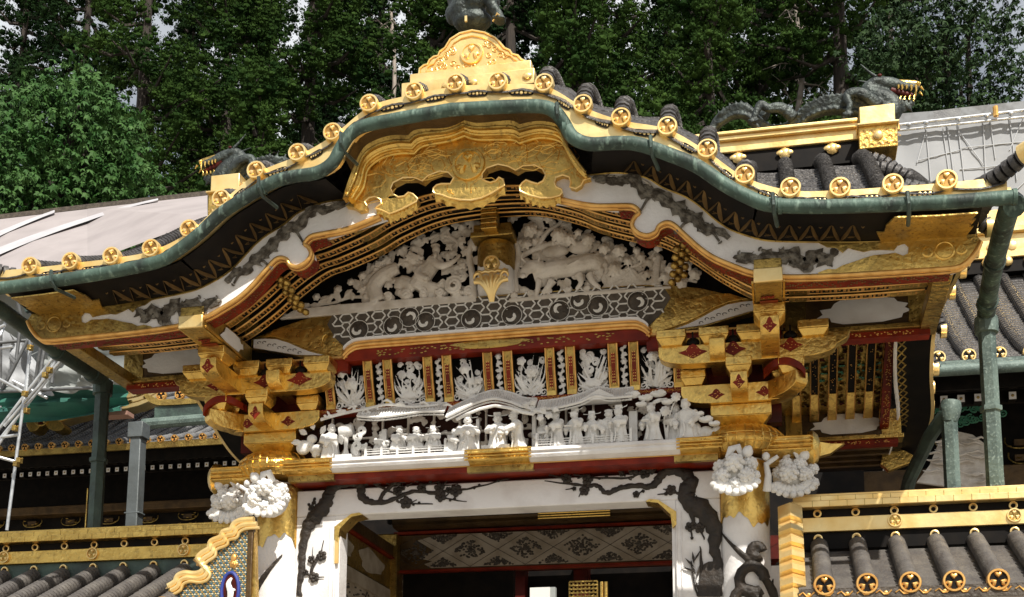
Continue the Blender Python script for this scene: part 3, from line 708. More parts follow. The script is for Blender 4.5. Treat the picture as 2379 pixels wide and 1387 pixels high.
def panel(i, xa, xb):
    z0, z1 = 4.185, 4.455; w = xb-xa; m = MB(); rnd = random.Random(30+i); xm = (xa+xb)/2
    Y = lambda z: -.185-(z-4.18)*.28
    kind = i % 3
    for q in range(5): spiral(m, (xa+w*(.10+.20*q), Y(4.2)-.01, 4.208+.008*(q%2)), .028, 1.5, .007, (-1)**q, rnd.uniform(0,6))
    for q in range(34 if kind != 1 else 18):
        a = math.radians(rnd.uniform(12,168)); L = rnd.uniform(.12,.29)
        bx = min(xb-.004, max(xa+.004, xm+math.cos(a)*L*.8)); bz = min(z1, 4.20+math.sin(a)*L)
        blade(m, (xm+rnd.uniform(-.04,.04), Y(4.2)-.006*(q%3), 4.20), (bx, Y(bz)-.006*(q%3), bz), .0075, rnd.uniform(-.03,.03))
    for q in range(16): zz = rnd.uniform(4.21,4.44); spiral(m, (rnd.uniform(xa+.02,xb-.02), Y(zz)+.018, zz), rnd.uniform(.016,.028), 1.6, .0075, rnd.choice((-1,1)), q)
    if kind == 0: petalflower(m, (xm+.01, Y(4.33)-.02, 4.335), .045, 6); petalflower(m, (xa+w*.25, Y(4.41)-.01, 4.40), .032, 5)
    if kind == 1:
        for q in range(5): spiral(m, (xa+rnd.uniform(.2,.8)*w, Y(4.3), 4.24+.045*q), .030, 1.8, .009, (-1)**q, q)
        m.ell((xm, Y(4.25)-.01, 4.245), (.055,.02,.03), None, 10, 8); m.tube([V(xm+.03,Y(4.3)-.02,4.26),V(xm+.05,Y(4.3)-.02,4.30),V(xm+.02,Y(4.3)-.02,4.33)], [.012,.009,.007], 6)
    if kind == 2: petalflower(m, (xm-.02, Y(4.38)-.02, 4.375), .04, 6); m.ell((xm+.02,Y(4.3)-.01,4.30),(.035,.018,.022), None, 8, 6); petalflower(m, (xb-.035, Y(4.42), 4.30), .03, 5)
    m.build('carved_panel', CARVE2, cove, remesh=.0034)
def strip(i, xa, xb):
    m = MB(); xm = (xa+xb)/2; Y = lambda z: -.185-(z-4.18)*.28
    for q in range(7):
        z = 4.20+.04*q
        if (q+i) % 3 == 2: petalflower(m, (xm, Y(z)-.008, z), .024, 6, 2)
        else:
            for e in (-1, 1): spiral(m, (xm+.010*e, Y(z), z+.006*e), .013, 1.3, .0055, e*(-1)**q, q+e)
    m.tube([V(xm+.008*math.sin(t), Y(4.19+.02*t), 4.19+.02*t) for t in range(14)], .006, 6)
    m.build('carved_strip', CARVE2, cove, remesh=.0034)
wide = [(0,1),(2,3),(4,5),(6,7),(8,9),(10,11)]
for i, (a, b_) in enumerate(wide): panel(i, RX_[a]+.030, RX_[b_]-.030)
for i, (a, b_) in enumerate([(1,2),(3,4),(5,6),(7,8),(9,10)]): strip(i, RX_[a]+.028, RX_[b_]-.028)
# ---- lintel (moulded, white with gold fittings)
def sweepx(m, x0, x1, prof, mi=0, y0=0):                    # prof (y, z) outline swept along x
    n = len(prof); vs = [V(x, y, z) for x in (x0, x1) for y, z in prof]
    fs = [(i, (i+1)%n, n+(i+1)%n, n+i) for i in range(n)]; fs.append(tuple(range(n))[::-1]); fs.append(tuple(range(n,2*n)))
    m.add(vs, fs, mi); return m
lp = [(-.28,3.838),(-.30,3.830),(-.305,3.810),(-.29,3.802),(-.295,3.787),(-.285,3.770),(-.26,3.762),(-.24,3.753),(0.1,3.753),(.1,3.838)]
ln = sweepx(MB(), -1.36, 1.36, lp).build('lintel', WHITE, gate, smooth=25)
lp2 = [(y-.008 if y < 0 else y+.002, z+(.004 if z > 3.8 else -.004)) for y, z in lp]
for a, b_ in ((-1.37,-1.06),(-.16,.22),(1.14,1.37)):
    m = sweepx(MB(), a, b_, lp2)
    for z in (3.829,3.811,3.791,3.770): m.tube([V(a-.02,-.309,z),V(b_+.02,-.309,z)], .0055, 6)
    m.build('lintel_fitting', GOLD, ln, smooth=30)
MB().box((-1.36,-.230,3.712),(1.36,.05,3.748)).build('red_fillet', RED, ln)
MB().box((-1.36,-.240,3.746),(1.36,-.2,3.7515)).build('gold_fillet', GOLDL, ln)
for a, b_ in ((-.18,.24),(-1.36,-1.05),(1.10,1.36)): MB().box((a,-.238,3.708),(b_,-.20,3.745)).build('lower_fitting', GOLDW, ln)
# ---- columns, rings, beam noses, flower carvings
col_prof = [(.152,.6),(.152,3.70)]
for sx in (-1, 1):
    X = sx*1.5
    m = MB().lathe([(.19,.56),(.19,.62),(.165,.66),(.150,.70),(.150,3.74)], (X,0,0), V(0,0,1), 32)
    colm = m.build('column', WHITE, gate, smooth=60)
    # gold wrapped capital band with irregular lower border
    n = 96; low = []; upr = []
    for k in range(n+1):
        a = 2*math.pi*k/n; dz = .035*math.sin(a*3+1.2*sx)+.018*math.sin(a*8+2)+.010*math.sin(a*17)
        low.append(V(X+.1535*math.cos(a), .1535*math.sin(a), 3.36+dz)); upr.append(V(X+.1535*math.cos(a), .1535*math.sin(a), 3.73))
    MB().sheet(upr, low).build('gold_capital', GOLD, colm, smooth=60)
    # cushion where the lintel wraps the column
    rp = [(.215,3.76),(.245,3.785),(.262,3.82),(.25,3.87),(.215,3.905),(.17,3.925),(.15,3.93)]
    m = MB().lathe(rp, (X,-.06,0), V(0,0,1), 36)
    for k in range(30):
        a = 2*math.pi*k/30; m.tube([V(X+(r+.001)*math.cos(a), -.06+(r+.001)*math.sin(a), z) for r, z in rp[:-1]], .006, 5)
    for (r, z) in ((.252,3.795),(.262,3.825),(.256,3.855)): m.tube([V(X+(r+.002)*math.cos(t*.2), -.06+(r+.002)*math.sin(t*.2), z) for t in range(33)], .0045, 5)
    m.build('cushion_ring', GOLD, gate, smooth=35)
    a, b_ = sorted((sx*1.62, sx*1.90))                      # nose of the lintel beyond the column
    m = MB()
    prn = [(-.20,3.84),(-.225,3.83),(-.23,3.80),(-.22,3.79),(-.225,3.77),(-.21,3.75),(-.17,3.73),(.08,3.73),(.08,3.84)]
    sweepx(m, a, b_, prn)
    for z in (3.83,3.805,3.78,3.755): m.tube([V(a,-.228,z),V(b_,-.226,z),V(sx*1.92,-.17,z)] if sx > 0 else [V(b_,-.228,z),V(a,-.226,z),V(sx*1.92,-.17,z)], .0055, 6)
    m.lathe([(.10,0),(.11,.03),(.08,.06),(.03,.075)], (sx*1.885, -.10, 3.785), V(sx,0,0), 16)
    if sx > 0: m.prism([V(1.93,-.10,3.83),V(2.02,-.08,3.815),V(2.10,-.05,3.82),V(2.06,-.07,3.79),V(2.02,-.07,3.76),V(1.97,-.1,3.74),V(1.92,-.12,3.72)], (0,.05,0))
    m.build('lintel_nose', GOLD, gate, smooth=35)
    # flower bunches
    random.seed(40+sx)
    def bunch_(cc, L, nm, sq=1):
        m = MB(); m.ell(cc+V(0,.04,0), (.12*sq,.09,.125), None, 14, 10)
        for (dx, dz, r, dy) in L: mum(m, cc+V(sx*dx,dy,dz), r, V(sx*dx*5,-1,dz*4+.15), 4)
        for k in range(9):                                  # cup of curled leaves below
            a = math.radians(195+k*19); d = V(math.cos(a), 0, math.sin(a))
            b0 = cc+V(d.x*.07,-.05,-.045+d.z*.035); b1 = cc+V(d.x*.13,-.075,-.055+d.z*.075)
            m.ell((b0+b1)/2, (.040,.016,.022), Matrix.Rotation(-a,3,'Y'), 8, 6); m.ell(b1, (.022,.014,.020), Matrix.Rotation(-a,3,'Y'), 7, 5)
        m.tube([cc+V(.045,-.03,.09), cc+V(.02,-.06,.145), cc+V(-.02,-.05,.135), cc+V(-.045,-.03,.09)], [.018,.026,.024,.014], 9, flat=.6)
        m.ell(cc+V(sx*.075,-.05,.115), (.032,.032,.036), None, 10, 8); m.ell(cc+V(sx*.085,-.06,.13), (.018,.02,.02), None, 8, 6)
        return m.build(nm, CARVE2, gate, smooth=60)
    bunch_(V(sx*1.462,-.30,3.60), ((-.085,.045,.044,0),(0,.045,.058,-.065),(.085,.05,.046,-.01),(-.07,-.025,.048,-.045),(.065,-.03,.050,-.055),(0,-.075,.040,-.05),(-.105,-.005,.034,.02),(.11,-.015,.034,.01)), 'carved_flower_bunch')
    bunch_(V(sx*1.79,-.12,3.615), ((-.035,.06,.042,-.05),(.045,.055,.044,-.04),(-.02,-.005,.056,-.09),(.075,-.01,.046,-.05),(.12,.04,.036,.01),(-.08,.02,.038,-.02),(.115,-.05,.040,.0)), 'carved_flower_bunch', .95)
    m = MB(); q = V(sx*1.64,-.20,3.60); m.tube([q+V(0,0,-.09),q+V(sx*.01,-.03,0),q+V(0,-.02,.07),q+V(sx*.07,-.04,.11)], [.026,.020,.018,.012], 9).ell(q+V(sx*-.0,-.03,.115),(.024,.024,.026),None,9,7); m.build('carved_stem', CARVE2, gate, smooth=60)
    # dark climbing dragon wound round the column
    m = MB(); P = []
    for t in range(60):
        a = math.radians(-150 + t*10.5*sx if sx > 0 else -60 - t*9); z = 3.30 - t*.030
        if sx < 0: z -= .04
        P.append(V(X+.158*math.cos(a), .158*math.sin(a), z))
    m.tube(P, [.006+.055*min(1, t/22)*(1+.15*math.sin(t*1.7)) for t in range(60)], 8, flat=.7)
    for t in range(6, 58, 2):
        if t % 4: continue
        m.tube([P[t], P[t]+(P[t]-V(X,0,P[t].z)).normalized()*.02+V(0,0,.07)], [.02,.004], 6)
    if sx > 0:
        for (ox, oz, r) in ((.04,2.99,.075),(.0,2.86,.07),(.07,3.16,.03)):
            m.tube([V(X+ox+r*math.cos(a), -.150, oz+r*1.1*math.sin(a)) for a in [k*.5 for k in range(12)]], .034, 8)
    m.build('column_dragon', PLUM, colm, smooth=40, remesh=.006)
# ---------------------------------------------------------------- bracket clusters
def block(m, x, y, z, w=.15, h=.095, mi=0):
    a, b = w/2, w/2*.68
    m.box((x-a, y-a, z+h*.45), (x+a, y+a, z+h), mi)
    vs = [V(x-b,y-b,z),V(x+b,y-b,z),V(x+b,y+b,z),V(x-b,y+b,z),V(x-a,y-a,z+h*.44),V(x+a,y-a,z+h*.44),V(x+a,y+a,z+h*.44),V(x-a,y+a,z+h*.44)]
    m.add(vs, [(0,3,2,1),(4,5,6,7),(0,1,5,4),(1,2,6,5),(2,3,7,6),(3,0,4,7)], mi)
def arm(m, a, b, z, h, w, cut=.13, mi=0):                   # bracket arm with scooped ends
    a, b = Vector(a), Vector(b); d = (b-a).normalized(); s = V(-d.y, d.x, 0)*w/2; L = (b-a).length; ol = []
    ol = [(0, z+h), (0, z+h*.55)]
    for t in range(1, 6): an = math.pi/2*t/5; ol.append((cut*(1-math.cos(an)), z+h*.55*(1-math.sin(an))))
    for t in range(5, 0, -1): an = math.pi/2*t/5; ol.append((L-cut*(1-math.cos(an)), z+h*.55*(1-math.sin(an))))
    ol += [(L, z+h*.55), (L, z+h)]
    m.prism([V(a.x,a.y,0)+d*u+V(0,0,v)-s for u, v in ol], s*2, mi)
def stipple(m, c, w, h, n, axis=0, mi=0, r=.006):           # little cross of red-gold arabesque on a face
    for q in range(n):
        u, v = random.uniform(-w, w), random.uniform(-h, h)
        if abs(u)/w + abs(v)/h > 1.1: continue
        m.ell(c + (V(u,0,v) if axis == 0 else V(0,u,v)), (r, .002, r*.6) if axis == 0 else (.002, r, r*.6), None, 5, 4, mi)
for sx in (-1, 1):
    random.seed(60+sx); X = 1.5
    def mk(name, fn, mats=GOLD, bev=.005, **k):
        m = MB(); fn(m)
        if sx < 0: m.mirror()
        return m.build(name, mats, gate, smooth=30, bevel=bev, **k)
    mk('great_block', lambda m: block(m, X, -.05, 3.925, .36, .125))
    def f(m): arm(m, (1.15,-.22,0),(1.84,-.22,0), 4.05, .115, .10, .17)
    a1 = mk('bracket_arm', f)
    def f(m): arm(m, (X,.30,0),(X,-.47,0), 4.052, .115, .098)
    a2 = mk('bracket_arm', f)
    def f(m): arm(m, (1.30,.16,0),(1.86,-.40,0), 4.055, .112, .095, .16)
    a3 = mk('bracket_arm', f)
    for (bx, by) in ((1.225,-.22),(1.76,-.22),(1.5,-.39),(1.80,-.34)): mk('bearing_block', lambda m: block(m, bx, by, 4.168))
    def f(m): arm(m, (1.03,-.36,0),(2.06,-.36,0), 4.255, .115, .095, .19)
    a4 = mk('bracket_arm', f)
    def f(m): arm(m, (1.685,.1,0),(1.685,-.78,0), 4.264, .105, .105, .12)
    a5 = mk('bracket_arm', f)
    def f(m): arm(m, (1.38,.1,0),(1.38,-.50,0), 4.264, .105, .09, .12)
    mk('bracket_arm', f)
    for (bx, by) in ((1.11,-.37),(1.36,-.37),(1.58,-.37),(1.685,-.66),(1.93,-.37)): mk('bearing_block', lambda m: block(m, bx, by, 4.368, .175, .09))
    for bx in (1.235,1.47,1.80):                            # solid black ovals put in as the shade of the gaps between blocks
        def f(m): m.ell((bx,-.385,4.392),(.040,.028,.030),None,14,8); m.box((bx-.005,-.41,4.39),(bx+.005,-.40,4.45))
        mk('gap_shade_oval', f, BLACK, 0)
    # red panels with gold arabesque on block faces and arm fronts
    def deco(par, c, w, h, axis=0):
        m = MB(); c = Vector(c)
        m.prism([c+V(-w,0,0),c+V(-w*.5,0,h*.35),c+V(-w*.25,0,h),c+V(0,0,h*1.25),c+V(w*.25,0,h),c+V(w*.5,0,h*.35),c+V(w,0,0),c+V(w*.5,0,-h*.45),c+V(0,0,-h),c+V(-w*.5,0,-h*.45)], (0,.003,0), 0)
        stipple(m, c+V(0,-.002,0), w*.7, h*.9, 16, 0, 1, .004)
        if sx < 0: m.mirror()
        m.build('red_motif', [RED, GOLDL], par, smooth=0)
    deco(a2, (X,-.474,4.10), .035, .040); deco(a5, (1.685,-.784,4.31), .040, .042); deco(a4, (1.235,-.4125,4.325), .085, .040); deco(a4, (1.47,-.4125,4.325), .075, .040)
    deco(a4, (1.80,-.4125,4.325), .07, .038); deco(a1, (1.36,-.273,4.10), .05, .03); deco(a1, (1.64,-.273,4.10), .05, .03)
    def f(m):
        m.box((1.0,-.135,3.95),(1.74,-.05,4.40), 0)
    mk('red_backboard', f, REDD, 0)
    def f(m):
        P = cr([V(1.64,-.34,4.195),V(1.70,-.40,4.225),V(1.78,-.43,4.225),V(1.85,-.43,4.19),V(1.88,-.42,4.15)], 4)
        m.band([p+V(0,0,.022) for p in P],[p-V(0,0,.022) for p in P],(0,.06,0))
    mk('curled_bracket', f, RED, 0)
    def f(m): m.prism(px([(1818,768),(1976,768),(1968,783),(1952,792),(1938,802),(1920,801),(1906,812),(1896,824),(1880,832),(1818,838)], -.33), (0,.09,0))
    mk('scalloped_nose', f, GOLDW, .005)
    # side beams carrying the wing (front and back), white cartouche
    for y in (-.02, 2.28):
        yy = y - .06
        def f(m): m.box((1.72, yy, 4.52),(2.64, yy+.12, 4.74))
        bm = mk('side_beam', f, BROWN)
        def f(m): m.box((1.78,yy-.03,4.50),(2.66,yy+.13,4.53)); m.box((2.50,yy-.006,4.535),(2.645,yy-.001,4.735)); m.box((1.775,yy-.006,4.535),(1.9,yy-.001,4.735))
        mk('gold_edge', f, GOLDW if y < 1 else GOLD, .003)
        def f(m):
            ol = [(1.96,4.60),(2.0,4.625),(1.985,4.655),(2.05,4.66),(2.07,4.69),(2.12,4.715),(2.30,4.715),(2.42,4.70),(2.44,4.675),(2.50,4.66),(2.48,4.635),(2.52,4.615),(2.47,4.60),(2.46,4.575),(2.35,4.555),(2.12,4.555),(2.05,4.575),(2.04,4.60)]
            m.prism([V(x, yy-.006, z) for x, z in ol], (0,.004,0))
        mk('white_cartouche', f, WHITE, 0)
        def f(m):
            m.box((1.80,yy+.0,4.46),(2.62,yy+.1,4.498), 0)
            for q in range(40): m.ell((random.uniform(2.1,2.55),yy-.001,4.48+random.uniform(-.01,.01)), (.006,.003,.004), None, 5, 4, 1)
        mk('red_fillet', f, [RED, GOLDL], 0)
    # side soffit: rafters running front to back along the side gable curve
    def sz(y):
        t = min(1, abs(y-YC)/1.15); return 4.66 + .42*math.cos(t*math.pi/2)**1.6
    ys = [-.02+2.34*i/24 for i in range(25)]
    for k, rx in enumerate((1.86,1.995,2.13,2.265,2.40)):
        def f(m):
            P = [V(rx, y, sz(y)) for y in ys]
            m.band([p-V(.028,0,0) for p in P],[p+V(.028,0,0) for p in P],(0,0,.05),0)
            m.tube([p+V(-.030,0,0) for p in P], .006, 5, 1).tube([p+V(.030,0,0) for p in P], .006, 5, 1)
            for q in range(70):
                i = random.uniform(2, 21.9); j = int(i); p = P[j].lerp(P[j+1], i-j); m.ell(p+V(random.uniform(-.014,.014),0,-.002),(.005,.010,.002),None,5,4,1)
            m.band([p-V(.033,0,.004) for p in P[-5:]],[p+V(.033,0,-.004) for p in P[-5:]],(0,0,.056),2)
            m.band([p-V(.033,0,.004) for p in P[:4]],[p+V(.033,0,-.004) for p in P[:4]],(0,0,.056),2)
        mk('side_rafter', f, [BLACK, GOLDL, GOLD], 0)
        def f(m):
            for q in range(34):
                y = .15+2.0*q/34; c = V(rx+.067, y, sz(y)+.045)
                for s_ in range(3): m.ell(c+V(random.uniform(-.022,.022), random.uniform(-.02,.02), -.003*s_), (.014,.022,.004), None, 5, 4, (q//3)%3)
        mk('painted_leafwork', f, [GREENL, GOLDW, REDD], 0)
    def f(m): m.sheet([V(1.70,y,sz(y)+.055) for y in ys],[V(2.56,y,sz(y)+.055) for y in ys])
    mk('side_soffit_board', f, GOLDW, 0)
    def f(m): m.band([V(2.485,y,sz(y)-.10) for y in ys],[V(2.485,y,sz(y)+.05) for y in ys],(.065,0,0),0)
    rbd = mk('side_bargeboard', f, RED, 0)
    def f(m):
        for q in range(150):
            y = random.uniform(1.0,2.2); m.ell((2.482,y,sz(y)+random.uniform(-.07,-.0)),(.003,.014,.010),None,5,4)
            m.ell((random.uniform(2.50,2.54),y,sz(y)-.101),(.006,.014,.002),None,5,4)
    mk('arabesque', f, GOLDL, 0)
    def f(m):
        E = cr([V(2.76,-.9,4.72),V(2.78,0,4.86),V(2.775,.7,4.95),V(2.775,1.15,4.94),V(2.80,1.6,4.81),V(2.865,2.2,4.70),V(2.86,2.8,4.64),V(2.84,3.4,4.62)], 6)
        m.band([p+V(0,0,-.035) for p in E],[p+V(0,0,.045) for p in E],(.025,0,0),2)
        I = [p+V(-.165,0,-.012) for p in E]; J = [p+V(-.225,0,-.02) for p in E]; K = [p+V(-.24,0,-.06) for p in E]
        m.sheet([p+V(0,0,-.03) for p in E], I, 1); m.sheet(I, J, 1)
        m.band(J, K, (-.012,0,0), 0)
        R_ = resample(I, 46); S_ = resample(J, 46)
        for q in range(45):
            m.bar(R_[q]+V(0,0,-.004), S_[q+1]+V(0,0,-.004), .012, .004, 3); m.bar(S_[q]+V(0,0,-.004), R_[q+1]+V(0,0,-.004), .012, .004, 3)
        for q in range(0, 45, 3): crest(m, resample(E, 46)[q]+V(.02,0,.06), .05, 2, 2, 2, nrm=V(1,0,0), depth=.05, n=14)
    mk('side_eave_edge', f, [WHITE, BLACK, GOLDP, GOLDW], 0)
    def f(m):
        m.prism([V(2.60,2.95,4.44),V(2.78,2.95,4.50),V(2.80,2.95,4.56),V(2.74,2.95,4.60),V(2.66,2.95,4.62),V(2.56,2.95,4.60),V(2.54,2.95,4.50)],(0,.08,0))
    mk('back_board_end', f, GOLD, .004)
# dark ceiling over the gateway and back wall above the rear beam
MB().box((-1.7,-.12,4.50),(1.7,2.4,4.54)).build('ceiling', BLACK, gate)
# soffit of the rear porch
MB().box((-2.7,2.42,4.60),(2.7,3.5,4.66)).build('rear_soffit', BLACK, gate)
for i in range(5): MB().box((-2.6,2.5+.17*i,4.555),(2.6,2.55+.17*i,4.60)).build('rear_rafter', BROWN, gate, bevel=.004)
# ---------------------------------------------------------------- pediment carvings (white)
def carve(name, fn, vox=.0055, mt=CARVE, par=gate):
    m = MB(); fn(m); return m.build(name, mt, par, remesh=vox)
PY = -.285
def pp(x, y): return at(x, y, PY)
def cloudrow(m, P, r, seed):
    rnd = random.Random(seed)
    for i, p in enumerate(P):
        m.ell(p+V(0,0,0), (r*rnd.uniform(.8,1.3), r*.9, r*rnd.uniform(.6,.95)), None, 10, 7)
        spiral(m, p+V(0,-r*.7,r*.1), r*.8, 1.5, r*.18, (-1)**i, rnd.uniform(0,6))
def body(m, P, R, n=10, flat=.75): m.tube(cr(P, 4), sum([[R[i]+(R[i+1]-R[i])*k/4 for k in range(4)] for i in range(len(R)-1)], [])+[R[-1]], n, flat=flat)
def f_left(m):                                              # hermit on rocks beside a plum tree
    base = [pp(*q) for q in ((870,700),(905,694),(945,688),(985,684),(1025,682),(1062,682),(1090,680))]
    cloudrow(m, base, .040, 1); cloudrow(m, [pp(*q) for q in ((950,670),(990,664),(1030,660),(935,682))], .034, 2)
    m.band([pp(690,722),pp(780,712),pp(880,704),pp(1000,694),pp(1108,690)], [pp(650,745),pp(780,735),pp(880,724),pp(1000,712),pp(1108,704)], (0,-.03,0))
    cloudrow(m, [pp(*q) for q in ((665,735),(700,728))], .024, 3)
    body(m, [pp(965,672),pp(985,640),pp(1008,610),pp(1015,592)], [.065,.06,.052,.03])          # robe
    body(m, [pp(960,668),pp(935,655),pp(925,672)], [.05,.045,.03]); body(m, [pp(975,660),pp(1005,668),pp(1035,672)], [.045,.036,.03])
    m.ell(pp(1016,585)+V(0,-.03,0), (.026,.028,.032), None, 12, 9); m.ell(pp(1014,575)+V(0,-.025,0), (.032,.03,.014), None, 10, 6); m.ell(pp(1016,600)+V(0,-.045,0), (.014,.018,.026), None, 8, 6)
    body(m, [pp(1000,606)+V(0,-.03,0),pp(1030,625)+V(0,-.05,0),pp(1058,615)+V(0,-.05,0),pp(1072,598)+V(0,-.04,0)], [.03,.026,.016,.010])
    body(m, [pp(990,615),pp(975,640)+V(0,-.03,0),pp(1000,655)+V(0,-.05,0)], [.028,.03,.02])
    body(m, [pp(880,702),pp(868,668),pp(890,640),pp(925,622)], [.05,.055,.05,.04]); m.ell(pp(868,662),(.05,.03,.05),None,12,8)  # trunk
    body(m, [pp(1100,690),pp(1098,640),pp(1090,590),pp(1105,540),pp(1095,508)], [.036,.030,.026,.032,.024]); m.ell(pp(1104,565),(.022,.03,.055),None,10,8); m.ell(pp(1108,520),(.03,.02,.025),None,10,6)
    body(m, [pp(1095,600),pp(1060,560),pp(1020,545),pp(980,560),pp(965,535)], [.018,.015,.014,.012,.009])
    body(m, [pp(1050,555),pp(1030,525),pp(1012,515)], [.012,.009,.005]); body(m, [pp(925,622),pp(900,610),pp(870,622)], [.02,.014,.008]); body(m, [pp(985,600),pp(955,600),pp(930,615)], [.014,.010,.008])
    for (x, y, r) in ((975,535,.036),(1000,522,.034),(1035,535,.036),(1060,525,.034),(990,560,.03),(955,595,.036),(935,610,.032),(968,600,.03),(900,605,.032),(880,615,.03),(1075,560,.034),(1045,575,.034),(1080,590,.028),(1075,620,.03),(1060,640,.03),(1030,550,.028),(860,600,.026)):
        for k in range(4): a = k*1.57+x; spiral(m, pp(x,y)+V(math.cos(a)*r*.45,-.012,math.sin(a)*r*.45), r*.42, 1.3, .0065, 1, a)
    spiral(m, pp(1058,668)+V(0,-.035,0), .062, 2.2, .013, 1, 1); spiral(m, pp(1075,650)+V(0,-.03,0), .03, 1.6, .009, -1, 1)
def f_left2(m):                                             # low flowers at the far left
    body(m, [pp(880,695),pp(820,690),pp(770,705),pp(715,712)], [.014,.012,.010,.006]); body(m, [pp(850,690),pp(840,660),pp(835,640)], [.010,.008,.006]); body(m, [pp(790,700),pp(785,670)], [.009,.006])
    for (x, y, r) in ((735,690,.032),(785,672,.034),(815,655,.030),(842,640,.034),(850,668,.026)): petalflower(m, pp(x,y), r, 6, 2, spin=x)
    random.seed(4)
    for (x, y, a) in ((745,712,170),(760,705,60),(790,700,120),(800,690,40),(820,700,100),(830,680,30),(860,690,140),(770,690,200),(720,705,210),(855,655,60),(840,705,-20),(775,715,0)): leaf(m, pp(x,y), math.radians(a), random.uniform(.07,.10), .3)
def f_right(m):                                             # ox among flowers
    base = [pp(*q) for q in ((1195,690),(1235,684),(1275,680),(1320,676),(1365,672))]
    cloudrow(m, base, .030, 5)
    m.band([pp(1185,698),pp(1300,686),pp(1440,676),pp(1560,668)], [pp(1185,706),pp(1300,695),pp(1440,684),pp(1560,673)], (0,-.03,0))
    # ox: barrel body, neck, head with horns, legs
    body(m, [pp(1240,640),pp(1280,628),pp(1330,620),pp(1375,610),pp(1400,618)], [.055,.062,.060,.062,.035], 12, .9)
    body(m, [pp(1262,625)+V(0,-.03,0),pp(1243,628)+V(0,-.06,0),pp(1228,640)+V(0,-.08,0),pp(1222,655)+V(0,-.085,0)], [.045,.042,.034,.022], 10)
    m.ell(pp(1222,656)+V(0,-.10,0), (.022,.016,.016), None, 8, 6)
    for s in (-1, 1): body(m, [pp(1238+6*s,622)+V(0,-.06,0),pp(1238+20*s,612)+V(0,-.07,0),pp(1238+17*s,597)+V(0,-.07,0)], [.010,.008,.004], 6); m.ell(pp(1238+22*s,626)+V(0,-.05,0), (.020,.008,.010), None, 8, 5)
    for (a, b_, c) in (((1255,655),(1252,672),(1248,690)),((1285,655),(1275,672),(1262,684)),((1370,640),(1378,658),(1395,672)),((1345,640),(1352,660),(1340,676))): body(m, [pp(*a)+V(0,-.02,0),pp(*b_)+V(0,-.03,0),pp(*c)+V(0,-.02,0)], [.030,.019,.014], 8)
    body(m, [pp(1260,660)+V(0,-.05,0),pp(1300,640)+V(0,-.065,0),pp(1345,612)+V(0,-.055,0),pp(1385,596)+V(0,-.04,0),pp(1398,590)], [.0035]*5, 5)  # rope
    body(m, [pp(1398,600),pp(1410,625),pp(1400,650)], [.022,.016,.012])
    body(m, [pp(1200,680),pp(1195,640),pp(1205,600),pp(1200,560)], [.022,.024,.022,.016]); body(m, [pp(1205,600),pp(1240,580),pp(1290,565),pp(1340,560)], [.018,.02,.02,.016]); body(m, [pp(1250,575),pp(1270,540),pp(1300,520),pp(1310,495)], [.018,.016,.014,.014])
    m.ell(pp(1250,505),(.07,.02,.022),Matrix.Rotation(.05,3,'Y'),12,7); m.ell(pp(1200,500),(.05,.02,.018),None,10,6); m.ell(pp(1280,492),(.05,.02,.02),None,10,6); m.ell(pp(1290,585),(.09,.03,.04),None,12,8); m.ell(pp(1350,575),(.08,.03,.045),None,12,8)
    for (x, y, r, n) in ((1232,538,.060,7),(1300,550,.058,7),(1325,560,.05,6),(1225,572,.040,6),(1370,560,.046,9),(1275,512,.036,5),(1345,545,.03,5)): petalflower(m, pp(x,y)+V(0,-.03,0), r, n, 2, spin=x)
def f_right2(m):
    body(m, [pp(1395,680),pp(1430,640),pp(1470,620),pp(1510,600),pp(1530,570)], [.016,.014,.012,.012,.010]); body(m, [pp(1430,680),pp(1490,660),pp(1560,645),pp(1620,655)], [.018,.016,.014,.010]); body(m, [pp(1520,665),pp(1525,625),pp(1530,595)], [.028,.026,.02])
    for (x, y, r, n) in ((1405,580,.045,6),(1440,585,.05,6),(1460,610,.036,8),(1490,600,.036,8),(1430,625,.050,9),(1505,640,.034,7),(1560,628,.045,5),(1595,618,.045,5),(1615,640,.045,5),(1545,645,.036,6),(1585,660,.04,5),(1480,585,.03,6),(1530,580,.032,5)): petalflower(m, pp(x,y)+V(0,-.02,0), r, n, 2, spin=x)
    random.seed(9)
    for (x, y, a, L) in ((1400,672,20,.15),(1420,670,40,.16),(1440,672,60,.13),(1450,672,20,.13),(1480,665,70,.1),(1410,665,100,.09),(1390,650,150,.06),(1480,650,120,.09),(1500,668,10,.10),(1540,662,20,.08),(1570,665,0,.07),(1410,640,30,.1)): leaf(m, pp(x,y), math.radians(a), L, .32)
carve('hermit_carving', f_left); carve('flower_carving', f_left2); carve('ox_carving', f_right); carve('flower_carving', f_right2)
def f_back(poly, seed, n):
    def f(m):
        rnd = random.Random(seed); k = 0
        xs_, ys_ = [p[0] for p in poly], [p[1] for p in poly]
        while k < n:
            x, y = rnd.uniform(min(xs_), max(xs_)), rnd.uniform(min(ys_), max(ys_))
            if not inside(x, y, poly): continue
            k += 1; c = at(x, y, PY+.015)
            t = rnd.random()
            if t < .3: petalflower(m, c+V(0,-.012,0), rnd.uniform(.026,.042), rnd.choice((5,6,7)), 2, spin=x)
            elif t < .62: leaf(m, c, rnd.uniform(0,6.28), rnd.uniform(.06,.11), .33)
            elif t < .85: spiral(m, c, rnd.uniform(.022,.036), 1.6, .009, rnd.choice((-1,1)), rnd.uniform(0,6))
            else: m.ell(c, (rnd.uniform(.03,.05),.02,rnd.uniform(.02,.03)), Matrix.Rotation(rnd.uniform(0,3),3,'Y'), 9, 6)
    return f
carve('carved_background', f_back([(820,690),(850,640),(905,585),(960,520),(1010,505),(1100,515),(1105,690)], 61, 120), .0055)
carve('carved_background', f_back([(1190,690),(1190,490),(1290,485),(1350,530),(1440,570),(1540,590),(1630,655)], 62, 150), .0055)
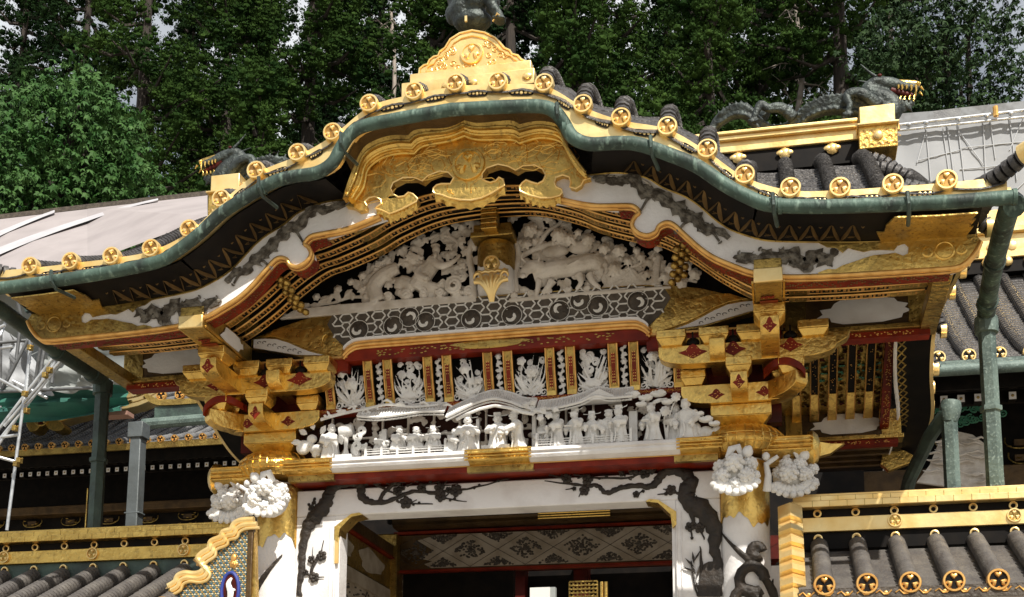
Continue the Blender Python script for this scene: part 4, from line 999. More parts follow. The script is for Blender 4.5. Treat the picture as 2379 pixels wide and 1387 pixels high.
# ---------------------------------------------------------------- figures on the lintel
bp_ = MB().box((-1.3,-.14,3.835),(1.3,-.12,4.17)).build('figure_niche', NICHE, gate)
fr = carve('pavilion_frieze', lambda m: None) if False else None
def figure(m, p, h, face=0, pose=0, hat=0, sit=False):     # face: -1 left .. 1 right
    k = h/1.0; c = Vector(p); rot = Matrix.Rotation(face*1.1, 3, 'Z')
    W_ = 1.42
    def q(x, y, z): return c + rot @ (V(x*W_, y*1.25, z)*k)
    hs = .78 if sit else 1.0
    prof = [(.23,.0),(.22,.05),(.19,.2),(.16,.38),(.165,.5),(.19,.62),(.18,.72),(.10,.79),(.06,.83)]
    prof = [(r*.94*(1.25 if sit and z < .4 else 1), z*hs) for r, z in prof]
    n = 16; vs = []; fs = []
    lean = .12 if pose == 2 else .02
    for r, z in prof:
        for i in range(n):
            a = 2*math.pi*i/n; rr = r*(1+(.13*math.sin(a*6+z*3) if z < .5 else .06*math.sin(a*4+z*5)))
            vs.append(q(rr*math.cos(a), rr*.72*math.sin(a)-lean*z, z))
    for j in range(len(prof)-1):
        for i in range(n): fs.append((j*n+i, j*n+(i+1)%n, (j+1)*n+(i+1)%n, (j+1)*n+i))
    fs += [tuple(range(n))[::-1], tuple((len(prof)-1)*n+i for i in range(n))]
    m.add(vs, fs)
    Z = hs; ly = -lean*Z
    m.ell(q(0,ly-.03,Z*.83+.08), (.118*k,.125*k,.135*k), None, 14, 10)                         # head
    m.ell(q(0,ly-.135,Z*.83+.075), (.028*k,.034*k,.036*k), None, 6, 5)                        # nose
    m.ell(q(0,ly-.115,Z*.83+.005), (.045*k,.035*k,.016*k), None, 6, 5)                          # mouth / chin
    for s in (-1,1): m.ell(q(s*.083,ly-.02,Z*.83+.07), (.022*k,.028*k,.042*k), None, 6, 5)      # ears
    for s in (-1,1): m.ell(q(s*.034,ly-.122,Z*.83+.118), (.034*k,.020*k,.013*k), None, 6, 4)   # brows
    if hat == 0: m.ell(q(0,ly-.01,Z*.83+.18), (.115*k,.115*k,.06*k), None, 10, 6); m.ell(q(0,ly+.03,Z*.83+.245), (.035*k,.035*k,.04*k), None, 8, 6)
    elif hat == 1:
        h0 = q(0,ly,Z*.83+.165); m.box(h0-V(.10*k,.10*k,0), h0+V(.10*k,.08*k,.10*k))
        for s in (-1,1): m.tube([q(s*.07,ly,Z*.83+.18), q(s*.19,ly,Z*.83+.20), q(s*.21,ly,Z*.83+.235)], [.014*k,.018*k,.008*k], 6)
    else:
        m.ell(q(0,ly,Z*.83+.19), (.14*k,.14*k,.05*k), None, 10, 6)
    for s in (-1,1):                                        # arms with wide sleeves, hands
        sh = q(s*.155, ly, Z*.70); 
        if pose == 0: el, ha = q(s*.20,-.10+ly,Z*.54), q(s*.05,-.23+ly,Z*.56)
        elif pose == 1: el, ha = (q(s*.21,-.10+ly,Z*.54), q(s*.16,-.24+ly,Z*.64)) if s > 0 else (q(-.2,-.06+ly,Z*.52), q(-.09,-.2+ly,Z*.45))
        elif pose == 2: el, ha = q(s*.18,-.18+ly,Z*.52), q(s*.08,-.34+ly,Z*.42)
        else: el, ha = q(s*.22,-.05+ly,Z*.52), q(s*.12,-.18+ly,Z*.36)
        m.tube([sh, el, el.lerp(ha,.7), ha], [.088*k,.092*k,.088*k,.055*k], 8)
        m.ell(el.lerp(ha,.6)-V(0,0,.075*k), (.06*k,.06*k,.10*k), None, 8, 6)
        m.ell(ha, (.045*k,.045*k,.036*k), None, 8, 5)
        for t in range(3): m.tube([ha+V((t-1)*.02*k,0,0), ha+V((t-1)*.022*k,-.03*k,-.01*k)], [.011*k,.007*k], 5)
    m.tube([q(.0,-.16-lean*.3,Z*.42), q(.03,-.185,Z*.2), q(.0,-.2,.02)], [.03*k,.022*k,.03*k], 6)   # sash
def f(m):                                                   # crowded carved background: trees, clouds, screens
    rnd = random.Random(71)
    for i in range(150):
        x = rnd.uniform(-1.22,1.22); z = rnd.uniform(3.86,4.13); c = V(x,-.150,z); t = rnd.random()
        if t < .35: spiral(m, c, rnd.uniform(.016,.028), 1.5, .008, rnd.choice((-1,1)), rnd.uniform(0,6))
        elif t < .6: leaf(m, c, rnd.uniform(0,6.28), rnd.uniform(.04,.07), .34)
        elif t < .8: m.ell(c, (rnd.uniform(.02,.035),.016,rnd.uniform(.014,.022)), None, 8, 6)
        else: petalflower(m, c, rnd.uniform(.018,.026), 5, 2, spin=x)
    for i in range(14): x = -1.1+.17*i; m.box((x-.007,-.165,3.84),(x+.007,-.14,4.14))
    m.box((-1.1,-.165,3.99),(1.1,-.145,4.003))
carve('carved_backdrop', f, .005, CARVE, bp_)
FIG = [(768,1066,.215,.5,1,0),(886,1044,.17,.6,0,0),(926,1050,.175,.7,1,1),(966,1047,.17,.4,0,2),(1006,1047,.168,-.1,0,1),(1050,1056,.165,.8,2,0),(1086,1049,.215,.2,0,1),(1156,1038,.215,.1,0,1),(1207,1040,.22,-.8,2,2),(1262,1034,.19,-.2,3,0),(1295,1036,.215,-.7,0,0),(1338,1030,.215,-.6,1,1),(1376,1028,.19,-.1,0,1),(1414,1026,.20,.3,3,2),(1440,1026,.215,-.5,0,1),(1517,1026,.225,-.6,1,0),(1570,1022,.22,.2,0,0),(1596,1020,.235,-.3,3,2)]
for i, (x, y, h, fc, ps, ht) in enumerate(FIG):
    yy = -.235 if i not in (1, 9, 16) else -.185
    p = at(x, y, yy); p.z = 3.84 + (.03 if 0 < i < 5 else 0)
    h *= 1.02; m = MB(); figure(m, p, h, fc, ps, ht, sit=(h < .19))
    if ps == 1: m.box((p.x+fc*.07-.022, yy-.075, p.z+h*.50),(p.x+fc*.07+.028, yy-.045, p.z+h*.53))
    m.build('carved_figure', CARVE2, bp_, remesh=.0028)
p = at(803,1066,-.24)
m = MB().box((p.x-.06,-.28,3.838),(p.x+.05,-.19,3.86)); m.lathe([(.035,0),(.02,.02),(.012,.05),(.014,.10),(.02,.13)], V(p.x,p.y,3.858), V(0,0,1), 12); m.lathe([(.035,-.045),(.042,-.02),(.042,.02),(.035,.045)], V(p.x,p.y,4.023), V(1,0,.08), 14)
m.build('carved_drum', CARVE2, bp_, smooth=40, bevel=.0025)
for (x, hh, w) in ((893,.19,.016),(1472,.21,.026),(1241,.22,.012),(1110,.22,.010)):
    q = at(x,1040,-.20); MB().box((q.x-w,-.215,3.838),(q.x+w,-.185,3.84+hh)).build('carved_post', CARVE2, bp_, bevel=.0025)
q = at(1156,1040,-.2); MB().box((q.x-.09,-.27,3.838),(q.x+.09,-.17,3.87)).box((q.x-.055,-.17,3.87),(q.x+.055,-.155,4.03)).build('carved_throne', CARVE2, bp_, bevel=.0025)
q = at(1262,1030,-.22); m = MB().box((q.x-.03,-.25,3.93),(q.x+.035,-.19,3.945))
for s in (-.025,.03): m.box((q.x+s-.004,-.25,3.838),(q.x+s+.004,-.2,3.93))
m.build('carved_table', CARVE2, bp_, bevel=.0015)
for (xa, xb) in ((850,1035),(1247,1466)):                   # railings
    m = MB()
    a, b_ = at(xa,1050,-.275), at(xb,1030,-.275)
    for z in (3.852,3.868,3.882): m.bar(V(a.x,-.275,z),V(b_.x,-.275,z),.007,.005)
    n = 5
    for i in range(n+1):
        x = a.x+(b_.x-a.x)*i/n; m.box((x-.007,-.285,3.838),(x+.007,-.266,3.888+.025*(i in (0,n)))); m.ell((x,-.275,3.892+.025*(i in (0,n))),(.010,.010,.012),None,8,6)
    m.build('carved_railing', CARVE2, bp_, smooth=40)
def roofpiece(m, P, drop=.038, seed=0):
    P = cr([at(x, y, -.26) for x, y in P], 8)
    P = [p+V(0,0,.018) for p in P]; A = [V(p.x,-.275,p.z) for p in P]; B = [V(p.x,-.300,p.z-drop*.4) for p in P]
    m.band([V(p.x,-.225,p.z+.062) for p in P], B, (0,.012,-.004)); m.tube([V(p.x,-.225,p.z+.064) for p in P], .008, 6); m.tube(B, .009, 6)
    for i in range(0, len(P)):
        a, b_ = V(P[i].x,-.228,P[i].z+.060), B[i]; m.tube([a, a.lerp(b_,.5)+V(0,-.006,-.004), b_+V(0,-.004,0)], .0060, 5)
        if i < len(P)-1: 
            for t in (0,.5): q = B[i].lerp(B[i+1], t); m.ell(q+V(0,.01,-.017),(.005,.012,.006),None,5,4)
m = MB(); roofpiece(m, [(835,972),(880,975),(930,970),(985,962),(1035,962)]); m.build('pavilion_roof', CARVE2, bp_, smooth=40)
m = MB(); roofpiece(m, [(1040,975),(1075,958),(1110,942),(1150,932),(1190,940),(1215,950),(1245,952)]); m.tube([at(x,y,-.33) for x,y in ((1060,975),(1085,962),(1115,950),(1150,942),(1185,948),(1215,958),(1240,962))],.011,8); m.build('pavilion_roof', CARVE2, bp_, smooth=40)
m = MB(); roofpiece(m, [(1250,958),(1300,952),(1350,940),(1385,926),(1420,930),(1470,926)])
m.prism([at(1345,930,-.30),at(1392,903,-.30),at(1440,925,-.30)],(0,.1,0)); m.build('pavilion_roof', CARVE2, bp_, smooth=40)
def f(m):
    random.seed(21)
    for (x, y, r) in ((760,965,.03),(790,955,.035),(820,950,.034),(850,958,.03),(880,945,.024),(910,940,.02),(1000,955,.02),(975,945,.02),(1060,955,.018)):
        c = at(x,y,-.27)
        for k in range(7): a = random.uniform(0,6.3); d = V(math.cos(a),-.2,math.sin(a)*.7)*r*random.uniform(.3,1); m.ell(c+d,(r*.42,r*.3,r*.2),Matrix.Rotation(a,3,'Y'),8,5)
    body(m, [at(745,975,-.25),at(790,962,-.27),at(850,950,-.28),at(900,940,-.28),at(960,945,-.28),at(1020,940,-.28)], [.012,.012,.010,.009,.009,.006])
    for (x, y) in ((900,935),(930,942),(985,940),(1040,945)): 
        c = at(x,y,-.285); m.tube([c-V(.03,0,-.01), c+V(0,-.01,.014), c+V(.03,0,0)], [.006,.010,.006], 6)
    # flowers over the middle join and right
    body(m, [at(1215,945,-.30),at(1250,955,-.31),at(1285,965,-.30)], [.008,.009,.006])
    for (x, y) in ((1222,940),(1240,955),(1262,950),(1275,965),(1290,950),(1255,970),(1238,935)): petalflower(m, at(x,y,-.31), .026, 5, 2, spin=x)
carve('carved_blossom_branch', f, .0036, CARVE2, bp_)
def f(m):
    random.seed(22)
    def pad(x, y, w):
        c = at(x,y,-.27); m.ell(c, (w,.025,w*.42), None, 10, 6); m.ell(c+V(w*.3,-.012,w*.25), (w*.5,.015,w*.25), None, 8, 5)
        for k in range(9):
            a = math.pi*k/8; m.tube([c+V(0,-.01,-.006), c+V(math.cos(a)*w,-.02,math.sin(a)*w*.42)], [.007,.003], 5)
    for q in ((1470,918,.05),(1500,925,.045),(1530,915,.05),(1550,935,.035),(1490,940,.035),(1640,975,.045),(1660,985,.035),(1625,962,.03)): pad(*q)
    petalflower(m, at(1545,955,-.29), .036, 9, 2); petalflower(m, at(1570,922,-.28), .034, 9, 2)
    body(m, [at(1550,1022,-.22),at(1552,985,-.23),at(1560,950,-.25),at(1572,925,-.25)], [.010,.008,.007,.006]); body(m, [at(1548,1020,-.22),at(1543,980,-.24),at(1545,955,-.27)], [.008,.006,.005])
    for k in range(7): a = math.radians(60+k*22); c = at(1540,930,-.26); blade(m, c, c+V(math.cos(a)*.07,-.01,math.sin(a)*.03-.02), .009)
    cloudrow(m, [at(*q,-.22) for q in ((1628,1010),(1650,1008),(1615,1018),(700,1045),(722,1035),(735,1058),(830,1055),(845,1040))], .026, 12)
    for (x,y,w,h) in ((705,1040,.05,.05),(735,1045,.045,.035),(725,1020,.035,.03),(825,1045,.03,.05),(1640,1005,.05,.04),(1618,1000,.03,.05),(1665,1000,.03,.03)): m.ell(at(x,y,-.22),(w,.03,h),None,9,7)
    for (x,y,a) in ((715,1010,150),(700,1025,190),(745,1010,60),(730,1000,110),(750,1040,30)): leaf(m, at(x,y,-.24), math.radians(a), .07, .3)
    for (x,y) in ((832,1015),(840,1000),(828,1035)): spiral(m, at(x,y,-.25), .032, 1.8, .008, 1, x)
carve('carved_foliage', f, .0036, CARVE2, bp_)
# ---------------------------------------------------------------- white tie beam and door frame with plum branches
fm = MB().box((-1.36,-.075,3.515),(1.36,.10,3.69)).build('tie_beam', WHITE, gate, bevel=.008)
for sx in (-1, 1):
    m = MB().box((min(sx*1.09,sx*1.36),-.070,.6),(max(sx*1.09,sx*1.36),.08,3.515))
    jm = m.build('door_jamb', WHITE, gate, bevel=.006)
    m = MB().box((min(sx*1.065,sx*1.09),-.055,.6),(max(sx*1.065,sx*1.09),.09,3.47)).box((min(sx*1.12,sx*1.128),-.076,.6),(max(sx*1.12,sx*1.128),-.07,3.44)).box((min(sx*1.09,sx*1.098),-.078,.6),(max(sx*1.09,sx*1.098),-.07,3.46))
    m.build('jamb_moulding', WHITE, jm, bevel=.003)
    MB().prism([V(sx*1.09,-.072,3.515),V(sx*.99,-.072,3.515),V(sx*1.09,-.072,3.43)],(0,.12,0)).build('corner_fillet', WHITE, jm)
    MB().prism([V(sx*1.095,-.082,3.44),V(sx*1.075,-.082,3.455),V(sx*.985,-.082,3.520),V(sx*.93,-.082,3.527),V(sx*.91,-.082,3.512),V(sx*.985,-.082,3.500),V(sx*1.06,-.082,3.425),V(sx*1.07,-.082,3.34),V(sx*1.095,-.082,3.36)],(0,.14,0)).build('corner_fitting', GOLD, jm)
    if sx < 0:
        m = MB()
        for x in (-1.088,-1.078,-1.068): m.tube([V(x,-.075,3.37),V(x,-.075,3.20)], .006, 6)
        m.build('fluted_fitting', GOLDP, jm)
def branch(m, P, R, y=-.079):
    P = [V(p.x, y, p.z) for p in [at(a, b, y) for a, b in P]]; n = len(P); Q_ = cr(P, 4); W_ = []
    for i in range(n-1): W_ += [R[i]+(R[i+1]-R[i])*k/4 for k in range(4)]
    W_.append(R[-1]); s = .00272
    m.tube([p+V(.002*math.sin(i*2.1),0,.002*math.cos(i*1.7)) for i, p in enumerate(Q_)], [w*s*(1+.13*math.sin(i*1.9)) for i, w in enumerate(W_)], 8, flat=.45)
def blossom(m, x, y, r, y0=-.082):
    c = at(x, y, y0)
    for k in range(5): a = 2*math.pi*k/5+x; m.ell(c+V(math.cos(a)*r*.6,0,math.sin(a)*r*.6),(r*.5,.008,r*.5),None,7,5)
    m.ell(c+V(0,-.008,0),(r*.25,.006,r*.25),None,6,4)
def z5(x, y): return (600+x/3.3986, 1050+y/3.3986)
def z6(x, y): return (1200+x/3.3986, 1050+y/3.3986)
m = MB()
branch(m, [z5(315,1140),z5(330,1000),z5(345,900),z5(345,800),z5(365,680),z5(390,590),z5(440,520),z5(510,440),z5(545,370),z5(560,320),z5(620,265),z5(700,245),z5(775,245),z5(812,280),z5(812,340),z5(850,380),z5(900,397),z5(1000,395),z5(1100,360),z5(1190,320),z5(1280,310),z5(1370,325),z5(1450,350),z5(1500,370),z5(1645,393)],
       [5,7,9,10,11,15,19,19,16,14,12,10,10,11,10,9,7,6,5,5,4,4,3,2,1])
branch(m, [z5(960,390),z5(985,330),z5(1040,280),z5(1080,240),z5(1200,225),z5(1300,205),z5(1540,182)], [6,5,5,5,4,3,1.2])
branch(m, [z5(1280,318),z5(1500,310),z5(1620,297),z5(1750,270),z5(1980,210)], [3,3,2.6,2.2,1.2]); branch(m, [z5(900,240),z5(990,290),z5(1060,322)], [3,3,2]); branch(m, [z5(1090,385),z5(1160,402),z5(1380,412)], [3,2.5,1.2]); branch(m, [z5(830,240),z5(1000,215),z5(1150,215)],[4,3,2])
for a, b_ in (((1480,350),(1530,300)),((1420,300),(1490,230)),((1470,265),(1575,255)),((1310,260),(1430,235)),((1200,400),(1250,380)),((1000,240),(1050,260)),((1170,270),(1215,245)),((1280,230),(1320,215)),((700+0,0),(700,0))):
    if b_[0] != a[0]: branch(m, [z5(*a), z5(*b_)], [1.8,1])
for x, y, r in ((1095,310,.030),(1165,400,.040),(1140,285,.018),(1290,280,.030),(1430,285,.034),(1440,350,.036),(1560,305,.040),(1500,300,.02),(1100,230,.034),(940,225,.034),(1250,215,.022),(850,245,.018),(420,850,.026),(500,820,.034),(440,990,.034),(420,445,.022),(440,400,.014),(445,372,.010),(400,415,.010),(1895,228,.009),(1745,262,.009),(1705,285,.008),(1550,370,.010),(1515,380,.009),(1270,402,.009),(1225,415,.009),(1180,265,.010),(1060,255,.012),(375,950,.018),(1360,235,.010)): blossom(m, *z5(x,y), r)
branch(m, [z5(430,990),z5(420,930),z5(470,830)], [3,4,4]); branch(m, [z5(340,980),z5(380,960),z5(450,990)], [5,3,3]); branch(m, [z5(430,850),z5(430,750)], [2,1]); branch(m, [z5(495,810),z5(515,700)], [2,1]); branch(m, [z5(470,480),z5(420,450),z5(440,370)], [4,3,1.5]); branch(m, [z5(440,985),z5(520,990)],[3,1])
branch(m, [z5(335,1145),z5(330,1050),z5(355,1000)], [8,7,4])
m.build('plum_branch_inlay', PLUM, gate, smooth=60)
m = MB()
branch(m, [z6(1600,1140),z6(1600,1000),z6(1590,860),z6(1560,760),z6(1570,640),z6(1530,540),z6(1450,440),z6(1370,400),z6(1335,320),z6(1370,250),z6(1350,190),z6(1270,150),z6(1180,155),z6(1130,200),z6(1095,250),z6(1040,275),z6(960,265),z6(860,275),z6(800,290),z6(735,320),z6(690,315),z6(660,280),z6(620,262),z6(560,270),z6(480,258),z6(220,230)],
       [6,9,10,12,16,20,23,20,18,19,14,11,10,10,9,7,6,6,6,6,5,5,5,4,3,1])
branch(m, [z6(1090,160),z6(1040,125),z6(990,150),z6(930,190),z6(870,205),z6(650,205),z6(450,178)], [9,6,4,3,2.5,2.5,1.2]); branch(m, [z6(440,235),z6(350,205),z6(210,155)], [2,2,1]); branch(m, [z6(1380,470),z6(1395,550),z6(1375,600),z6(1390,690)], [8,4,3,1.2]); branch(m, [z6(1400,560),z6(1450,610),z6(1485,695)], [3,3,1.2]); branch(m, [z6(1290,330),z6(1240,320),z6(1115,338)], [4,3,1]); branch(m, [z6(1230,300),z6(1155,295)], [3,1])
for a, b_ in (((960,270),(1000,250)),((1000,300),(950,340)),((910,220),(880,210)),((800,155),(870,145)),((860,195),(830,160)),((480,210),(550,180)),((360,200),(358,155)),((460,280),(385,300)),((500,265),(430,262)),((520,300),(490,358)),((900,125),(850,130))): branch(m, [z6(*a), z6(*b_)], [2,1])
for x, y, r in ((395,210,.032),(560,220,.034),(535,305,.032),(1010,165,.036),(920,140,.034),(945,335,.022),(1220,300,.032),(1370,590,.030),(1445,600,.032),(710,192,.010),(655,210,.008),(830,175,.016),(455,290,.014),(265,180,.008),(1180,330,.012),(1385,680,.010),(1000,310,.010)): blossom(m, *z6(x,y), r)
# bamboo and mossy rock at the right jamb
for k in range(12):
    c = at(*z6(1400+4*k, 870+22*k), -.08); a = math.radians(60+k*37); L = .085
    d = V(math.cos(a),0,abs(math.sin(a))*.9+.1)*L; m.prism([c, c+d*.5+V(.008,0,.002), c+d, c+d*.5-V(.008,0,.002)],(0,-.006,0))
branch(m, [z6(1430,1140),z6(1395,1000),z6(1380,860)], [2,2,1]); branch(m, [z6(1455,1140),z6(1460,900),z6(1450,745)], [5,4,1])
P = [at(*z6(x,y), -.072) for x, y in ((1430,1145),(1440,1040),(1465,960),(1480,890),(1520,870),(1570,868),(1600,890),(1610,1145))]; m.prism(P, (0,-.020,0))
m.build('plum_branch_inlay', PLUM, gate, smooth=60)
# ---------------------------------------------------------------- passage behind the front frame
for sx in (-1, 1):
    a, b_ = sorted((sx*1.40, sx*1.58))
    MB().box((a,.1,3.70),(b_,2.25,3.80)).build('side_lintel', BROWN, gate, bevel=.006)
    q = MB().box((a+.02,.1,3.44),(b_-.02,2.25,3.68)).build('side_tie_beam', GOLDW, gate, bevel=.006)
    if sx < 0:
        m = MB()
        for (y0, y1) in ((.25,.62),(.75,1.2),(1.35,1.95)):
            n = 16; ol = []
            for t in range(n): an = 2*math.pi*t/n; ol.append(V(b_-.017, (y0+y1)/2+(y1-y0)/2*math.cos(an)*(1+.18*math.sin(5*an)), 3.56+.09*math.sin(an)*(1+.2*math.cos(3*an))))
            m.prism(ol, (.004,0,0))
        m.build('white_patch', SHADEDW, q)
    MB().box((a+.03,.1,3.685),(b_+.0 if sx>0 else b_+.01,2.25,3.70)).build('red_side_line', RED, gate)
    m = MB().box((a+.05,.15,2.0),(b_-.05,2.2,3.44)); w_ = m.build('carved_side_panel', SHADEDW, gate)
    m = MB().box((b_-.045 if sx<0 else a+.02,.12,3.33),(b_-.02 if sx<0 else a+.045,2.22,3.43)); m.build('panel_rail', SHADEDW, w_)
    if sx < 0:
        m = MB(); random.seed(77)
        for k in range(900):
            y, z = random.uniform(.2,2.1), random.uniform(2.6,3.31); m.box((b_-.05,y,z),(b_-.042,y+random.uniform(.008,.03),z+random.uniform(.006,.016)))
        m.build('fretwork', DARKW, w_, smooth=0)
    MB().box((sx*1.5-.13,2.15,.6),(sx*1.5+.13,2.41,3.90)).build('rear_post', GOLDW, gate, bevel=.01)
m = MB().box((-1.5,2.24,3.60),(1.5,2.40,3.90)); rbm = m.build('rear_beam', BROWN, gate, bevel=.006)
m = MB().box((-1.42,2.232,3.605),(1.42,2.238,3.895))
ol = [(-1.14,3.87),(-1.05,3.89),(1.3,3.89),(1.3,3.615),(-1.10,3.615),(-1.16,3.65),(-1.09,3.67),(-1.20,3.70),(-1.08,3.76),(-1.22,3.85)]
m = MB().prism([V(x,2.232,z) for x, z in ol],(0,.005,0)); fld2 = m.build('diamond_field', SHADEDW, rbm)
m = MB(); random.seed(2)
def orn(cx, cz, w, h, half=0):
    for q in range(190):
        u, v = random.uniform(-1,1), random.uniform(-1,1)
        if abs(u)+abs(v) > 1: continue
        if half and v*half < 0: v = -v
        a = math.pi*u; m.ell((cx+u*w, 2.229, cz+v*h*(1 if not half else 1)), (w*.07,.003,h*.085), None, 6, 4)
    m.ell((cx,2.228,cz+(h*.3*half)),(w*.14,.004,h*.25),None,8,6)
for k in range(-2, 4):
    cx = -.08+.46*k; orn(cx-.23, 3.752, .155, .095); orn(cx, 3.885, .13, .075, -1); orn(cx, 3.622, .13, .075, 1)
m.build('lacquer_arabesque', DARKW, fld2, smooth=40)
m = MB()
for k in range(-3, 5):
    cx = -.08+.46*k
    for s_ in (-1, 1): m.bar(V(cx,2.229,3.752-s_*.0),V(cx+.23,2.229,3.752+s_*.135),.003,.003,up=V(0,1,0)); m.bar(V(cx,2.229,3.752),V(cx-.23,2.229,3.752+s_*.135),.003,.003,up=V(0,1,0))
m.build('incised_line', DARKW, fld2)
MB().box((-1.42,2.225,3.585),(1.42,2.30,3.603)).box((-1.42,2.215,3.905),(1.42,2.30,3.925)).build('red_beam_edge', RED, rbm)
sweepx(MB(), -1.4, 1.4, [(2.12,4.02),(2.09,4.0),(2.11,3.98),(2.10,3.955),(2.14,3.94),(2.4,3.94),(2.4,4.02)]).build('rear_lintel', BROWN, gate)
m = MB()
for z in (3.95,3.97,3.99): m.tube([V(-.18,2.09,z+.01),V(.40,2.09,z+.01)],.008,6)
m.build('rear_lintel_fitting', GOLD, gate)
def f(m):
    cloudrow(m, [V(-1.3+.14*i, 2.2, 4.10+.02*(i%2)) for i in range(19)], .055, 31)
    for i in range(9): petalflower(m, V(-1.2+.3*i,2.15,4.13), .07, 6, 2, spin=i)
carve('rear_carving', f, .012, DARKW)
MB().box((-1.5,2.28,4.02),(1.5,2.34,4.52)).build('rear_backing', BLACK, gate)
# doors folded inside the dark passage
MB().box((-1.36,2.30,.6),(-.42,2.36,3.60)).build('door_leaf', BLACK, gate)
# ---------------------------------------------------------------- roof furniture
pl = [(974,172),(975,160),(985,152),(993,150),(998,140),(1008,132),(1018,130),(1022,120),(1034,112),(1046,92),(1068,78),(1097,71),(1126,76),(1150,88),(1162,100),(1172,112),(1184,117),(1190,126),(1203,129),(1211,138),(1221,143),(1224,152),(1220,158)]
YP = -1.12
P = px(pl, YP); base_z = P[0].z
q = MB().prism(P, (0,.20,0)).build('gable_crest', GOLDP, gate, bevel=.010, smooth=30)
cx_, cz_ = sum(p.x for p in P)/len(P), sum(p.z for p in P)/len(P)
inner = [V(cx_+(p.x-cx_)*.86, YP-.004, cz_-.008+(p.z-cz_)*.83) for p in P]
MB().tube(inner+[inner[0]], .006, 6).tube([V(p.x, YP-.003, p.z) for p in P], .006, 6).build('crest_rim', GOLDP, q)
c = at(1096,124,YP-.004); crest(MB(), c, .068, 0, 0, 0, depth=.012, n=30).build('crest_emblem', GOLDP, q, smooth=45)
m = MB(); random.seed(14); S3 = [(p.x, p.z) for p in inner]
for k in range(900):
    c = V(random.uniform(P[0].x,P[-1].x), YP-.002, random.uniform(P[0].z,P[0].z+.5))
    if (c.x-.03)**2+(c.z-5.972)**2 < .085**2 or not inside(c.x, c.z, S3): continue
    if k % 4 == 0: spiral(m, c, .020, 1.3, .0030, random.choice((-1,1)), random.uniform(0,6))
m.build('crest_scrollwork', GOLDP, q)
a, b_ = at(975,172,YP), at(1222,150,YP); zb = (at(1000,182,YP).z + at(1220,165,YP).z)/2
MB().box((a.x-.05, YP-.03, 5.775),(b_.x+.035, YP+.24, 5.855)).build('crest_plinth', GOLDP, gate, bevel=.004)
MB().box((a.x-.09, YP-.06, 5.69),(b_.x+.06, YP+.24, 5.785)).build('crest_plinth', GOLDP, gate, bevel=.004)
m = MB()
for k in range(5): m.ell((a.x+.02+(b_.x-a.x)*k/4, YP-.065, 5.735), (.028,.012,.022), None, 10, 6)
m.build('plinth_boss', GOLDP, gate)
MB().box((-.14,YP+.24,5.70),(.20,1.0,5.90)).build('front_ridge', GOLDW, gate, bevel=.01)
# main ridge with end boxes
rd = MB().box((-2.33,1.04,6.36),(2.33,1.26,6.44)).box((-2.33,1.01,6.44),(2.33,1.29,6.475)).box((-2.33,.99,6.475),(2.33,1.31,6.50)).build('main_ridge', GOLDP, gate, bevel=.006)
MB().box((-2.33,1.06,6.20),(2.33,1.24,6.358)).build('ridge_base', BLACK, rd)
for k in range(14):
    if k in (6,7): continue
    x = -2.15+4.3*k/13; m = MB().lathe([(.04,-.02),(.045,.0),(.03,.015),(.01,.02)], (x,1.05,6.315), V(0,-1,0), 8)
    for s_ in (-1,1): m.ell((x+s_*.03,1.04,6.315),(.03,.01,.02),None,8,6)
    m.build('ridge_flower', GOLDP, rd)
for sx in (-1, 1):
    a, b_ = sorted((sx*2.33, sx*2.59))
    e = MB().box((a,.95,6.235),(b_,1.36,6.40), 1).box((a-.012,.92,6.40),(b_+.012,1.38,6.415), 0).box((a+.01,.96,6.415),(b_-.01,1.35,6.56), 0).build('ridge_end_box', [GOLDP, GOLD], gate, bevel=.005)
    MB().ell(((a+b_)/2,.945,6.325),(.035,.02,.035),None,12,8).build('ridge_boss', GOLDP, e)
    m = MB()
    for i in range(5):
        for j in range(3):
            if (i,j) == (2,1): continue
            x, z = a+.03+.052*i+(j%2)*.02, 6.25+.05*j
            for r in (.022,.014): m.tube([V(x+r*math.cos(t),.947,z+r*math.sin(t)) for t in [k*.52 for k in range(7)]], .0025, 4)
    m.build('wave_relief', GOLDP, e)
    for j in range(2):                                      # end tiles under the box
        m = MB(); roll_tube(m, [V(sx*(2.10+.16*j), y, Hz(2.2,y)+.05) for y in [YC-.02-.14*i for i in range(5)]], .05)
